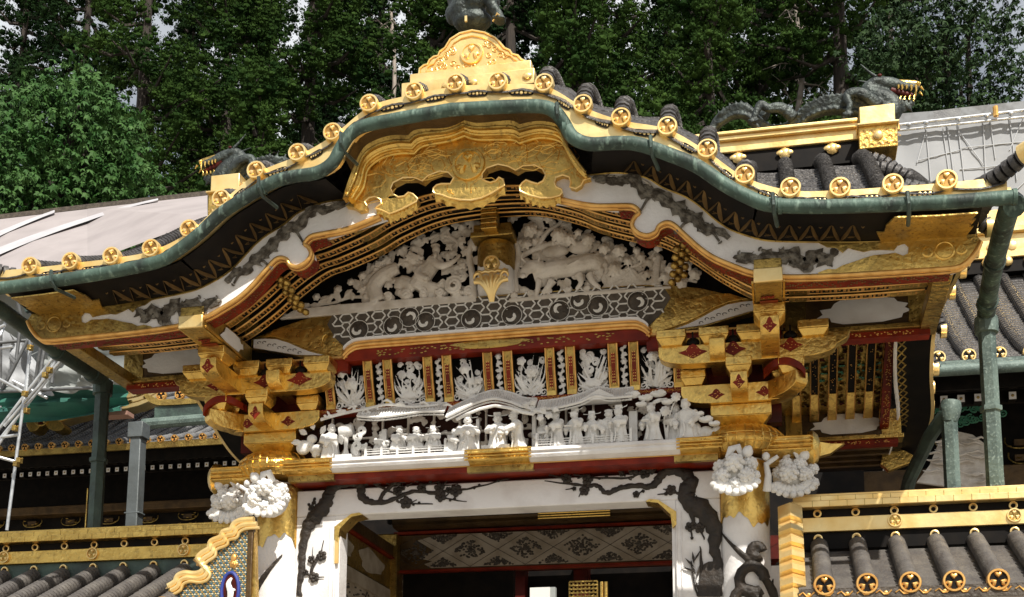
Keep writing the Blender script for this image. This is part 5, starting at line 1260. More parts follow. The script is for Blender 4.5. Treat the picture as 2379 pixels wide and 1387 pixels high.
# ================================================================ bronze beasts
def dragon_statue(sx, label):
    root = empty('dragon_statue', (sx*1.9, 1.15, 6.5), label, 'statue', 'bronze dragons on the main ridge')
    Yd = 1.15
    def P_(x, y, dy=0): p = at(x, y, Yd); return V(p.x, Yd+dy, p.z)
    m = MB()
    body(m, [P_(1640,335),P_(1655,305),P_(1672,280),P_(1705,266,-.03),P_(1738,272,-.05),P_(1765,296,-.02),P_(1800,304,.04),P_(1840,292,.04),P_(1875,264,0),P_(1925,250,-.03),P_(1975,252,-.02),P_(2020,262,0),P_(2062,268,0),P_(2074,250,0),P_(2056,232,0),P_(2030,222,0),P_(2018,208,0),P_(2035,196,0)], [.008,.034,.048,.054,.052,.046,.045,.050,.062,.070,.070,.068,.075,.075,.075,.068,.058,.046], 12, .95)
    pts = cr([P_(1672,262),P_(1705,247,-.03),P_(1738,252,-.05),P_(1765,276,-.02),P_(1800,286,.04),P_(1840,272,.04),P_(1875,242,0),P_(1925,226,-.03),P_(1975,228,-.02),P_(2010,232,0)], 5)
    for p in pts[::2]: m.prism([p-V(.02,0,.01), p+V(-.012,0,.035), p+V(.022,0,-.01)], (0,.012,0))
    # scales as rows of small lumps
    base = cr([P_(1672,280),P_(1705,266,-.03),P_(1738,272,-.05),P_(1765,296,-.02),P_(1800,304,.04),P_(1840,292,.04),P_(1875,264,0),P_(1925,250,-.03),P_(1975,252,-.02),P_(2020,262,0),P_(2062,268,0)], 8)
    for i, p in enumerate(base):
        for k in range(5):
            a = math.radians(150+35*k+(17 if i%2 else 0)); r = .050+.02*min(1,max(0,(i-30)/30))
            m.ell(p+V(0, math.sin(a)*r*-1 if False else -abs(math.cos(a-math.pi/2-.6))*r, math.cos(a)*r), (.017,.013,.013), None, 6, 5)
    # legs with claws
    for A, claws in (([P_(1845,285,-.06),P_(1815,268,-.10),P_(1785,272,-.12),P_(1768,262,-.12),P_(1758,282,-.13),P_(1752,296,-.13)], (1752,298)), ([P_(2040,258,-.07),P_(2005,240,-.12),P_(1975,238,-.13),P_(1965,250,-.13),P_(1972,268,-.14),P_(1968,282,-.14)], (1968,285)), ([P_(2000,262,.07),P_(1985,235,.10),P_(1970,228,.10)], (1968,228)), ([P_(1780,262,.06),P_(1765,248,.08),P_(1752,246,.08)], (1748,246))):
        R_ = [.05,.045,.036,.032,.026,.022][:len(A)]; body(m, A, R_, 8)
        c = P_(*claws); c.y = A[-1].y
        for q in range(4): a = math.radians(200+q*45); m.tube([c, c+V(math.cos(a)*.035,-.01,math.sin(a)*.03), c+V(math.cos(a)*.05,-.015,math.sin(a)*.03-.018)], [.012,.010,.003], 6)
    # head: skull, jaws, mane
    m.ell(P_(2036,194), (.075,.055,.045), None, 10, 8)
    body(m, [P_(2040,192),P_(2070,194),P_(2095,200),P_(2122,203),P_(2134,200)], [.050,.046,.040,.034,.022], 10)   # upper jaw
    body(m, [P_(2042,214),P_(2070,228),P_(2100,240),P_(2125,240)], [.045,.036,.030,.020], 10)                     # lower jaw
    for (x, y, x2, y2) in ((2040,225,2058,252),(2055,230,2080,258),(2080,240,2104,262),(2025,215,2010,240),(2098,242,2120,262)): m.tube([P_(x,y), P_((x+x2)/2+4,(y+y2)/2), P_(x2,y2)], [.024,.02,.004], 6)
    ob = m.build('body', BRONZE, root, remesh=.010)
    m = MB()
    for dy, (a, b_, c) in ((-.03,((2034,184),(2018,172),(1999,155))),(.03,((2030,190),(2015,186),(1993,182)))): m.tube(cr([P_(*a,dy),P_(*b_,dy),P_(*c,dy)],4), [.014-.0014*i for i in range(9)], 7)
    hn = m
    # gilded snout, brow and teeth
    g2 = MB()
    body(g2, [P_(2060,184,-.0),P_(2082,192,0),P_(2100,194,0),P_(2125,195,0),P_(2137,197,0)], [.020,.028,.030,.026,.020], 8); g2.ell(P_(2132,196), (.02,.03,.016), None, 8, 6)
    for x, l in ((2086,8),(2095,10),(2105,9),(2116,13),(2127,18)):
        for dy in (-.03,.03): g2.tube([P_(x,203,dy), P_(x+1,204+l*.6,dy), P_(x-1,204+l,dy)], [.010,.008,.002], 6); g2.tube([P_(x-4,236,dy*.8), P_(x-4,232-l*.3,dy*.8), P_(x-1,234-l*.7,dy*.8)], [.009,.006,.002], 6)
    for dy in (-.035,.035): g2.tube([P_(2138,208,dy),P_(2145,216,dy)],[.010,.003],6)
    r2 = MB(); body(r2, [P_(2070,210),P_(2095,216),P_(2125,222)], [.030,.024,.012], 8); r2.ell(P_(2043,182,-.040),(.016,.010,.012),None,8,6)
    for mm, nm, mt in ((hn,'horn',BRONZE),(g2,'gilded_snout',GOLD),(r2,'red_mouth',REDD)): mm.build(nm, mt, root, smooth=60)
    return root
dr = dragon_statue(1, 'dark bronze dragon crouching at the right end of the ridge with gilded open jaws')
def copy_tree(o, parent=None, flip=False):
    c = o.copy(); C.objects.link(c)
    if parent: c.parent = parent
    for ch in o.children: copy_tree(ch, c)
    return c
dl = empty('dragon_statue', (-1.9, 1.15, 6.5), 'dark bronze dragon head with gold snout peering over the left roof slope', 'statue', 'bronze dragons on the main ridge')
for ch in list(dr.children):
    me = ch.data.copy(); o = ch.copy(); o.data = me; C.objects.link(o); o.parent = dl
    me.transform(Matrix.Diagonal((-1,1,1,1))); me.flip_normals()
# crouching beast on the front gable: mostly above the photograph
root = empty('beast_statue', (0.05, -1.0, 6.1), 'dark bronze crouching beast seen as haunches and paw on top of the golden gable crest', 'statue')
m = MB(); y0 = -1.02
def B_(x, y, dy=0): p = at(x, y, y0); return V(p.x, y0+dy, p.z)
m.ell(B_(1095,-20,.05),(.16,.20,.15),None,16,12); m.ell(B_(1080,28,-.02),(.085,.09,.10),Matrix.Rotation(.4,3,'Y'),14,10); m.ell(B_(1110,15,-.06),(.07,.08,.085),Matrix.Rotation(-.4,3,'Y'),14,10)
m.ell(B_(1052,35,0),(.045,.06,.06),None,12,9); m.ell(B_(1100,55,-.02),(.12,.09,.055),None,14,9)
body(m, [B_(1128,0,-.08),B_(1145,12,-.10),B_(1152,38,-.10),B_(1168,60,-.10),B_(1172,75,-.10)], [.050,.050,.034,.028,.030], 10)
m.ell(B_(1172,78,-.13),(.04,.05,.02),None,10,6)
for q in range(4): m.tube([B_(1160+8*q,78,-.15),B_(1160+9*q,84,-.19)],[.012,.006],6)
body(m, [B_(1060,-60,0),B_(1040,-110,-.05),B_(1050,-160,-.10)], [.12,.10,.08], 12); m.ell(B_(1045,-185,-.14),(.10,.12,.10),None,14,10)
for s_ in (-1,1): m.ell(B_(1045+22*s_,-225,-.1),(.02,.02,.035),None,8,6)
body(m, [B_(1140,-60,.1),B_(1175,-110,.1),B_(1160,-170,.1),B_(1185,-210,.1)], [.05,.06,.07,.02], 10)
m.build('body', BRONZE, root, remesh=.011)
m = MB(); m.tube([B_(1158,82,-.14),B_(1172,79,-.2),B_(1180,76,-.14)], .006, 6).box(B_(1092,72,-.1)-V(.006,.006,.006), B_(1092,66,-.1)+V(.008,.006,.012)); m.build('gold_clasp', GOLDP, root)
# ================================================================ roofed side walls
def crest2(mb, c, r, **k): return crest(mb, c, r, 0, 1, 0, **k)
def roofed_wall(sx, label):
    x0 = 1.80; x1 = 5.2; root = empty('roofed_wall', (sx*3.4, .05, 0), label, 'wall', 'roofed walls either side of the gate'); root['kind'] = 'thing'
    def bx(m, a, b, **k):
        return m.box((min(sx*a[0],sx*b[0]),a[1],a[2]),(max(sx*a[0],sx*b[0]),b[1],b[2]), **k)
    bx(MB(), (1.62,.0,.0),(x1,.22,3.1)).build('wall_body', WHITE, root)
    # ridge: black base, gold band, black band, two gilt tile courses
    bx(MB(), (x0,-.03,3.18),(x1,.27,3.285)).build('ridge_base', BLACK if sx > 0 else PATD, root, bevel=.004)
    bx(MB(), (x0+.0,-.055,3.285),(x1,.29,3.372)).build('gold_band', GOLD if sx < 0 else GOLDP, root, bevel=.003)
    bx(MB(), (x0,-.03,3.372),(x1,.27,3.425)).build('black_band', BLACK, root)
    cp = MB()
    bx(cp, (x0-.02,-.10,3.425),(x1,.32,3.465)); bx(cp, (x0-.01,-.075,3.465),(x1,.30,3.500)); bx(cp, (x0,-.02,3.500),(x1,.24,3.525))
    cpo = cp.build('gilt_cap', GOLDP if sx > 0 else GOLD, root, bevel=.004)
    sj = MB(); x = x0
    while x < x1:
        x += .10; bx(sj, (x,-.1015,3.426),(x+.003,-.098,3.464)); bx(sj, (x+.05,-.0765,3.466),(x+.053,-.073,3.499))
    sj.build('cap_joint', GOLDW, cpo, smooth=0)
    # studs and crests
    x = 1.93
    k = 0
    while x < 4.6:
        for z in (3.398, 3.245):
            r = .024 if z > 3.3 else .026
            m = MB().lathe([(r,0),(r*1.02,.016),(r*.72,.018),(r*.66,.006),(r*.55,.006),(r*.5,.013),(r*.3,.02),(.002,.022)], (sx*x,-.03 if z < 3.3 else -.03,z), V(0,-1,0), 18)
            o = m.build('stud', [GOLDP], root, smooth=40)
            MB().lathe([(r*.56,.008),(r*.48,.016),(r*.28,.023),(.001,.025)], (sx*x,-.03,z), V(0,-1,0), 12).build('stud_centre', BLACK, o)
        if k % 3 == (2 if sx > 0 else 1): crest(MB(), (sx*x,-.058,3.335), .042, 0, 1, 0, depth=.01).build('crest', [GOLDP, GOLDW], root, smooth=45)
        x += .221; k += 1
    # tile bed and barrel rows sloping to the court
    def rz(y): t = (-.06-y)/.70; return 3.17 - .36*t + .035*(1-math.cos(t*math.pi/2))*0
    rows = []
    n = 14
    for j in range(n+1):
        y = -.02-.72*j/n
        for dz in (0, .008): rows.append([V(sx*(x0+(x1-x0)*i/40), y-(.001 if dz else 0), rz(y)-.03+dz) for i in range(41)])
    TM = TILEL
    MB().grid(rows).build('tile_bed', TM, root, smooth=0)
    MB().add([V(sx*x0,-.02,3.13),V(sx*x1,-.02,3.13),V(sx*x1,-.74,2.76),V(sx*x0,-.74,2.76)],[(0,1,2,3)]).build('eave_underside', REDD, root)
    x = 1.935 if sx > 0 else 1.93
    while x < (4.0 if sx > 0 else 5.1):
        pts = [V(sx*x, -.03-.70*i/10, rz(-.03-.70*i/10)+.018) for i in range(11)]
        t = roll_tube(MB(), pts, .048, .034, 12).build('barrel_tile_row', TM, root, smooth=40)
        crest(MB(), pts[-1]+V(0,-.015,-.004), .058, 0, 1, 0, depth=.03).build('crest_cap', [GOLDL, BLACK], t, smooth=45)
        x += .221
    e = bx(MB(), (x0,-.745,2.755),(x1,-.725,2.82)).build('eave_fascia', DARKW, root)
    m = MB(); x = x0
    while x < 4.2:
        c = V(sx*x,-.748,2.788); m.tube([c+V(sx*.02*t,0,.014*math.sin(t*1.9)) for t in range(5)], .004, 5); m.ell(c+V(sx*.05,0,.0),(.012,.003,.010),None,8,5); x += .1
    m.build('scroll_inlay', GOLDL, e)
    # gilt stepped end board
    m = MB()
    if sx > 0:
        X0, X1 = 1.70, 1.84; xm = (X0+X1)/2; prof = []
        zs = [3.40, 3.36, 3.34, 3.30, 3.28]; z = 3.42; pts = [( -.16, 3.44)]
        n = 7
        L = [V(0,-.17,3.42)]; 
        for i in range(n):
            t = i/(n-1); y = -.20-.46*t; zz = 3.36-.56*t; L += [V(0,y-.025,zz), V(0,y-.05,zz-.035), V(0,y-.02,zz-.055)]
        A = [V(X0,p.y,p.z) for p in L]; B = [V(xm,p.y-.05,p.z+.012) for p in L]; D = [V(X1,p.y,p.z) for p in L]
        m.sheet(B, A); m.sheet(D, B); m.sheet([p+V(0,.14,.0) for p in A], A); m.sheet(D, [p+V(0,.14,0) for p in D])
        m.build('stepped_end_board', GOLDP, root, smooth=0)
        MB().box((1.68,-.82,2.58),(1.86,-.60,2.74)).build('gilt_block', GOLDP, root, bevel=.006)
    else:
        ol = [(590,1212),(560,1214),(545,1222),(538,1235),(520,1240),(515,1252),(492,1262),(488,1278),(470,1290),(462,1302),(476,1318),(470,1332),(452,1338),(430,1336),(415,1342),(408,1356),(392,1366),(388,1400),(400,1440),(595,1440)]
        Pq0 = px(ol, -.62); top_ = cr(Pq0[:17], 4); Pq = top_ + Pq0[17:]
        bd = MB().prism(Pq, (0,.05,0)).build('scalloped_end_board', GOLD, root, bevel=.004)
        m = MB()
        for off, r in ((-.008,.022),(.022,.018),(.046,.010)): m.tube([p+V(.010+off*.8,-.012-off*.3,-off*1.0) for p in top_], r, 8)
        m.band(top_, [p+V(-.075,.10,.015) for p in top_], (0,.012,.01))
        for i in range(2, len(top_)-2, 3): m.tube([top_[i]+V(.0,-.012,0), top_[i]+V(-.04,.04,.012), top_[i]+V(-.078,.10,.016)], .009, 6)
        m.build('rolled_gilt_edge', GOLDP, bd, smooth=40)
        cx0, cz0 = at(560,1400,-.62).x, at(560,1400,-.62).z
        inn = [V(p.x+(cx0-p.x)*.13+.012, -.624, p.z+(cz0-p.z)*.10-.012) for p in top_[1:]]+[V(top_[-1].x+.06,-.624,Pq0[18].z), V(Pq0[19].x-.030,-.624,Pq0[19].z), V(Pq0[0].x-.030,-.624,Pq0[0].z-.05)]
        fl = MB().prism(inn, (0,.003,0)).build('painted_field', mat('muted teal paint', (.13,.20,.165), .6), bd, smooth=0)
        MB().box((Pq0[0].x-.028,-.640,2.2),(Pq0[0].x+.004,-.60,Pq0[0].z)).build('end_stile', BROWN, bd, bevel=.004)
        m = MB(); random.seed(5); S2 = [(p.x, p.z) for p in inn]
        for i in range(40):
            for j in range(64):
                c = V(inn[-2].x-.019*i-(.0095 if j%2 else 0), -.626, Pq0[0].z-.0125*j)
                if not inside(c.x, c.z, S2): continue
                k = (i*2+j) % 4; w = .0085
                if k == 3: m.ell(c,(.005,.002,.005),None,6,4,0)
                else: m.prism([c+V(-w,0,0),c+V(0,0,.006),c+V(w,0,0),c+V(0,0,-.006)],(0,-.002,0), (0,1,2)[k] if k else 0)
        m.build('cloisonne_pattern', [GOLDL, mat('cream enamel', (.55,.52,.42), .5), mat('blue green enamel', (.05,.10,.16), .5), RED], bd, smooth=0)
        c = at(535,1372,-.63); ring = [V(c.x+.055*math.cos(t*.2618), c.y-.002, c.z+.11*math.sin(t*.2618)) for t in range(25)]
        MB().tube(ring, .011, 8).build('blue_oval_frame', BLUEL, bd)
        MB().prism([V(c.x+.05*math.cos(t*.2618), c.y-.003, c.z+.10*math.sin(t*.2618)) for t in range(24)],(0,.003,0)).build('oval_ground', REDD, bd)
        m = MB(); body(m, [c+V(-.005,-.012,-.09),c+V(.01,-.016,-.02),c+V(-.008,-.014,.04),c+V(.012,-.012,.075)], [.016,.024,.018,.008], 8, .5); m.ell(c+V(.015,-.015,.0),(.026,.008,.012),None,8,5)
        m.build('white_bird_relief', CARVE2, bd)
        m = MB().ell(at(543,1297,-.63),(.02,.014,.03),None,10,7); petalflower(m, at(543,1310,-.63), .03, 5, 2); m.build('orange_boss', GOLDL, bd)
    return root
roofed_wall(1, 'tiled side wall right of the gate with bright gilt ridge, stepped gold end')
roofed_wall(-1, 'tiled side wall left of the gate, scalloped end board with blue oval')
# ================================================================ drainpipes
def drainpipe(sx, label, mt, mt2):
    root = empty('drainpipe', (sx*2.99, .25, 3.0), label, 'drainpipe', 'copper drainpipes at the gate corners')
    m = MB(); P = [V(sx*2.90,-1.34,4.62),V(sx*2.93,-1.05,4.66 if sx<0 else 4.76),V(sx*2.95,-.4,4.64 if sx<0 else 4.74),V(sx*2.98,.10,4.66 if sx<0 else 4.70),V(sx*2.99,.24,4.66)]
    m.tube(cr(P,4), .055 if sx>0 else .05, 12)
    for t in (2,): m.tube([V(p.x,p.y,p.z) for p in (P[t]-V(0,.02,0), P[t]+V(0,.02,0))], .062, 12)
    m.tube([P[3]-V(0,.03,0), P[3]+V(0,.03,0)], .064, 12)
    m.build('sloping_pipe', mt, root, smooth=50)
    m = MB(); X, Y = sx*2.99, .25
    n = 6
    vs = []; r = .062
    prof = [(r,4.63),(r,4.0),(r,3.4),(r,.3)]
    m.lathe([(r*.84,h) for r, h in prof], (X,Y,0), V(0,0,1), 6); m.lathe([(r*1.12,4.56),(r*1.16,4.63),(r*1.1,4.66)], (X,Y,0), V(0,0,1), 12)
    m.lathe([(r*1.04,4.06),(r*1.07,4.075),(r*1.04,4.09)], (X,Y,0), V(0,0,1), 6)
    m.build('upright_pipe', mt2, root, smooth=20)
    return root
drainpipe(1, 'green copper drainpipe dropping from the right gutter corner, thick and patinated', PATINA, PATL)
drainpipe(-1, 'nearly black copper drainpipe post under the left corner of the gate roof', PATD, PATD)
def smallpipe(x, y, z, label, mt, taper, cup):
    root = empty('drainpipe', (x, y, z-1.5), label, 'drainpipe')
    m = MB(); w = .055
    if taper:
        vs = [V(x-w*1.25,y-w,z-3),V(x+w*1.25,y-w,z-3),V(x+w*1.25,y+w,z-3),V(x-w*1.25,y+w,z-3),V(x-w*.9,y-w,z),V(x+w*.9,y-w,z),V(x+w*.9,y+w,z),V(x-w*.9,y+w,z)]
        m.add(vs,[(0,3,2,1),(4,5,6,7),(0,1,5,4),(1,2,6,5),(2,3,7,6),(3,0,4,7)]); m.box((x-w*1.3,y-w*1.3,z-.02),(x+w*1.3,y+w*1.3,z+.12)); m.box((x-w*1.3,y-w*1.05,z-.70),(x+w*1.3,y+w*1.05,z-.685))
        m.build('box_pipe', mt, root, bevel=.008)
    else:
        m.lathe([(w,-3),(w,0)], (x,y,z), V(0,0,1), 6).build('upright_pipe', mt, root, smooth=20)
        m = MB(); m.lathe([(w*1.0,-.02),(w*1.25,.03),(w*1.35,.09),(w*1.2,.13)], (x,y,z), V(.15,0,1), 14); m.build('rain_cup', PATL, root)
        MB().tube([V(x-.02,y,z+.05),V(x-.12,y+.1,z-.08),V(x-.22,y+.6,z-.25),V(x-.24,y+1.3,z-.40)], .05, 10).build('elbow_pipe', PATD, root)
q = at(2205,975,1.3); smallpipe(q.x+.0, 1.3, q.z, 'short pale green copper pipe with cup top behind right wall ridge', PATL, False, True)
q = at(322,1015,2.2); smallpipe(q.x, 2.2, q.z, 'grey square tapering drainpipe behind the left wall ridge', GREYP, True, False)
# ================================================================ halls behind
def hall(label, xe0, xe1, ye, ze, yr, zr, pitch, xroll, rafter_z, seedv, tm, gcol, extra=None):
    root = empty('shrine_hall', ((xe0+xe1)/2, (ye+yr)/2+1, 0), label, 'hall'); root['kind'] = 'thing'
    def rz(t): return ze+(zr-ze)*(t**1.18)
    rows = []; n = 40
    for j in range(n+1):
        t = j/n
        for dz in (0,.012): rows.append([V(xe0+(xe1-xe0)*i/30, ye+(yr-ye)*t+(.001 if dz else 0), rz(t)-.06+dz) for i in range(31)])
    rf = MB().grid(rows).build('tile_roof', tm, root, smooth=0)
    MB().add([V(xe0,ye,ze-.12),V(xe1,ye,ze-.12),V(xe1,yr,zr-.4),V(xe0,yr,zr-.4)],[(0,1,2,3)]).build('roof_underside', BLACK, root)
    x = xroll; k = 0
    while x < xe1:
        P = [V(x, ye+(yr-ye)*i/14, rz(i/14)-.02) for i in range(15)]
        t = roll_tube(MB(), P, pitch*.20, .075, 8).build('barrel_tile_row', tm, root, smooth=40)
        if xe0 < x: crest(MB(), P[0]+V(0,-.02,-.01), pitch*.245, 0, 1, 0, n=16, depth=.05).build('crest_cap', [gcol, BLACK], t, smooth=45)
        x += pitch; k += 1
    MB().box((xe0,ye-.02,ze-.17),(xe1,ye+.02,ze-.07)).build('eave_edge', GOLDW if ye > 8 else TILE, root)
    for r_, (dz, dy) in enumerate(((-.33 if ye < 8 else -.35,.35),(-.56 if ye < 8 else -.55,.50))):
        zb = at(2250,(892,925)[r_],ye+dy-.05).z if ye < 8 else at(250,(1070,1092)[r_],ye+dy-.05).z
        MB().box((xe0,ye+dy+.06,zb-.035),(xe1,ye+dy+.12,zb+.13)).build('eave_board', BLACK, root)
        m = MB(); x = xroll; sp = .155 if ye > 8 else .165; w = .034 if ye > 8 else .038; i = 0
        while x < xe1:
            m.box((x-w,ye+dy-.05,zb-w*1.1),(x+w,ye+dy+.07,zb+w*1.1),0); m.box((x-w*.92,ye+dy-.056,zb-w),(x+w*.92,ye+dy-.050,zb+w),1)
            m.ell((x,ye+dy-.058,zb),(w*.42,.004,w*.42),None,6,4,2); x += sp; i += 1
        o = m.build('rafter_end_row', [BLACK, WHITE, GOLDW], root, smooth=0); o['kind'] = 'stuff'
    wy = ye+1.6
    MB().box((xe0,wy,0),(xe1,wy+.2,ze)).box((xe0,ye+.2,ze-.30),(xe1,ye+.24,ze-.10)).build('hall_wall', BLACK, root)
    random.seed(seedv)
    MB().box((xe0,wy-.3,ze-(.80 if ye > 8 else 1.05)),(xe1,wy-.02,ze-(.66 if ye > 8 else .80))).build('painted_beam', BROWN, root, bevel=.01)
    x = xe0+.2; 
    while x < xe1-.3:
        z0 = ze-(.92 if ye > 8 else .5)+random.uniform(-.02,.02); m = MB()
        for q in range(3):
            xx = x+.05; w = .34-.06*q; zz = z0-.17*q
            m.tube(cr([V(xx-w/2,wy-.1,zz+.07),V(xx-w/2,wy-.12,zz),V(xx-w/4,wy-.14,zz-.06),V(xx+w/4,wy-.14,zz-.06),V(xx+w/2,wy-.12,zz),V(xx+w/2,wy-.1,zz+.07)],3),.008,5,0)
            m.box((xx-.08,wy-.13,zz-.03),(xx+.08,wy-.05,zz+.04),1)
            for u in range(5): m.ell((xx+random.uniform(-.15,.15),wy-.14,zz+random.uniform(-.06,.06)),(.03,.01,.008),None,6,4,0)
        m.box((x-.02,wy-.2,z0-1.2),(x+.12,wy-.1,z0-.8),1)
        m.build('bracket_set', [GOLDW, BROWN], root, smooth=40); x += .72
    m = MB()
    for q in range(3):
        x = xe0+ (q+.6)*(xe1-xe0)/3; m.tube([V(x,ye+.2,ze-.7),V(x-.02,ye+.2,0.5)],.009,5)
    m.build('rain_chain', GOLDW, root)
    return root, rz
ze = at(250,1024,10).z
Lh, _ = hall('grey tiled shrine hall far left beyond the gate with sunlit gold ridge', -12.5, -6.0, 10, ze, 13.2, 9.45, .235, -12.4, 0, 3, TILEG, GOLDL)
# gilt descending ridge and its end ornament
def px3(x, y, Y): return at(x, y, Y)
def ridgeband(root, P, w, name='gilt_ridge', mt=GOLDP):
    m = MB()
    for k, (dz, ww) in enumerate(((0,1.),(.10,.82),(.19,.9),(.27,.7))):
        Q_ = [p+V(0,0,dz) for p in P]; m.band([q+V(0,-ww*.15,0) for q in Q_],[q+V(0,-ww*.15,.085) for q in Q_],(0,.3*ww,0))
    o = m.build(name, mt, root, smooth=20, bevel=.01)
    m = MB()
    for i, q in enumerate(resample(P, 22)): m.ell(q+V(0,-.17,.10+.10*(i%2)),(.045,.02,.03),None,8,5)
    m.build('ridge_flower', GOLDW, o); return o
P = cr([at(150,985,10.7),at(230,965,10.9),at(330,950,11.3),at(420,905,11.8),at(520,860,12.4)],4); ridgeband(Lh, P, .3)
P = [at(-160,965,11.8),at(0,968,11.8),at(75,968,11.8)]; ridgeband(Lh, P, .3)
P = cr([at(60,905+30,12.6),at(130,945,12.3),at(230,935,12.3),at(330,895,12.6),at(420,850,13)],4); ridgeband(Lh, P, .3)
ol = [(70,975),(78,962),(90,955),(105,955),(112,965),(122,975),(135,980),(140,990),(128,998),(112,996),(106,990),(98,990),(94,1000),(85,1000),(80,985)]
MB().prism(cr(px([(62,990),(62,965),(72,950),(92,942),(108,945),(118,955),(122,968),(132,975),(142,982),(148,992),(140,1000),(122,1000),(110,992),(104,984),(92,990),(84,1000),(70,1003)], 10.4),3), (0,.25,0)).build('ridge_end_ornament', GOLD, Lh, bevel=.01)
crest(MB(), at(96,973,10.38), .13, 0, 1, 0, n=18).build('ridge_end_crest', [GOLDW, REDD], Lh, smooth=45)
# small lower eave roof to the right of it
s_ = empty('small_eave_roof', tuple(at(440,960,8)), 'small tiled eave with a green gutter tucked under the left bracket of the gate', 'roof'); s_['kind'] = 'thing'
a, b_ = at(345,930,8.0), at(620,925,8.0)
m = MB().band([V(a.x,8,a.z-.03),V(b_.x,8,a.z-.03)],[V(a.x-.1,9.2,a.z+.5),V(b_.x,9.2,a.z+.5)],(0,0,.05)); m.build('tile_slope', TILEG, s_)
for i in range(10):
    x = a.x+.2+i*.28; t = roll_tube(MB(), [V(x,8.0,a.z+.06),V(x,9.1,a.z+.58)], .055, .08, 8).build('barrel_tile_row', TILEG, s_, smooth=40); crest(MB(), (x,7.98,a.z+.05), .075, 0, 1, 0, n=16).build('crest_cap', [GOLDL, BLACK], t, smooth=45)
m = MB(); m.band(cr([V(a.x-.08,7.97,a.z+.16),V(a.x+.05,7.97,a.z+.05),V(a.x+.4,7.97,a.z-.02),V(b_.x,7.97,a.z)],4),cr([V(a.x-.05,7.97,a.z+.05),V(a.x+.08,7.97,a.z-.06),V(a.x+.4,7.97,a.z-.10),V(b_.x,7.97,a.z-.08)],4),(0,.05,0)); m.build('gilt_verge', GOLDW, s_)
MB().box((a.x+.1,8.0,a.z-.35),(b_.x,8.1,a.z-.10)).build('eave_board', PATD, s_)
q = at(345,993,8); MB().tube([V(q.x,7.85,q.z),V(b_.x,7.85,q.z+.03)],.075,10).build('copper_gutter', PATL, s_)
Rh, rzf = hall('shrine hall right beyond the gate with dark curved tile rows below gilt ridge', 2.6, 6.5, 5, at(2230,822,5).z, 7.9, at(2250,640,7.9).z, .285, 2.72, 0, 5, TILE, GOLDP)
zr = at(2250,640,7.9).z
MB().box((2.6,7.75,zr-.05),(6.5,7.9,zr+.12)).build('ridge_base', BLACK, Rh)
m = MB().box((2.6,7.72,zr+.12),(6.5,8.1,zr+.42)).box((2.6,7.66,zr+.42),(6.5,8.1,zr+.50)).box((2.6,7.72,zr+.50),(6.5,8.1,zr+.74)); rg = m.build('gilt_ridge', GOLDP, Rh, bevel=.01)
for i in range(16): MB().ell((2.8+.24*i,7.73,zr+.07),(.06,.04,.06),None,12,8).lathe([(.05,0),(.055,.01),(.03,.02)],(2.86+.24*i,7.72,zr+.26),V(0,-1,0),10).build('ridge_boss', GOLDP, rg, smooth=50)
z = at(2270,855,4.85).z; MB().tube([V(2.6,4.85,z),V(6.5,4.85,z-.02)],.058,10).box((2.6,4.93,z+.03),(6.5,5.0,z+.12)).build('copper_gutter', PATL, Rh, smooth=40)
m = MB(); random.seed(19)                                   # painted clouds and weathered beast panel
for (x, y, mi) in ((2190,955,1),(2215,952,1),(2255,950,2),(2285,952,2),(2240,980,1),(2260,975,2),(2225,985,1),(2310,965,2)):
    c = at(x,y,6.2)
    for k in range(4): spiral(m, c+V(.06*k-.09,0,.02*(k%2)), .045, 1.5, .010, 1, k); 
    m.m[-0:] = m.m[-0:]
o = m.build('cloud_ornament', [GREENL], Rh)
m = MB(); cc = [at(x,y,6.0) for x, y in ((2130,1120),(2160,1080),(2180,1030),(2215,1000),(2260,1010),(2300,1040),(2330,1090),(2335,1125),(2240,1135))]; m.prism(cc,(0,.05,0))
for i in range(26): c = at(random.uniform(2150,2320),random.uniform(1020,1125),5.97); m.tube([c+V(-.1,0,.02),c+V(-.03,-.01,.0),c+V(.04,-.01,.02),c+V(.12,0,-.02)],[.004,.014,.012,.003],5)
m.build('weathered_panel', CARVE, Rh)
# ================================================================ temporary covers and scaffolding
sr = empty('temporary_roof', tuple(at(230,560,10)), 'long pinkish grey sheet metal shelter roof with two pale stripes, left behind the gate', 'roof'); sr['kind'] = 'thing'
U = [at(-60,520,12),at(480,459,12)]; L_ = [at(-60,668,8.5),at(200,612,8.5),at(480,508,8.5)]
Ub = [at(-60,520,12),at(200,490,12),at(480,459,12)]
UE, LE = [at(-900,615,12)]+Ub, [at(-900,849,8.5)]+L_
MB().band(UE, LE, (0,.03,.06)).build('roof_sheet', PINK, sr, smooth=0)
MB().band([p+V(0,-.02,.03) for p in UE],[p+V(0,-.02,.12) for p in UE],(0,.1,0)).build('verge_strip', DARKW, sr)
def lp_(u, t):
    i, f_ = (0, u*2) if u < .5 else (1, u*2-1)
    return Ub[i].lerp(Ub[i+1], min(1,f_)).lerp(L_[i].lerp(L_[i+1], min(1,f_)), t)+V(0,0,.10)
for (u0, t0, u1, t1, w) in ((0,.42,.36,.01,.11),(0,.66,.80,.02,.13)):
    U_ = [u0+(u1-u0)*k/16 for k in range(17)]
    a = [lp_(u, t0+(t1-t0)*k/16) for k, u in enumerate(U_)]; b_ = [lp_(u, min(.99, t0+w*(1-.5*k/16)+(t1-t0)*k/16)) for k, u in enumerate(U_)]
    MB().sheet(a, b_).build('pale_stripe', PALE, sr)
m = MB(); A = [at(x,y,8.6) for x, y in ((60,690),(480,512))]; B = [at(x,y,8.6) for x, y in ((60,722),(480,545))]
for P in (A,B): m.bar(P[0],P[1],.07,.07)
n = 26
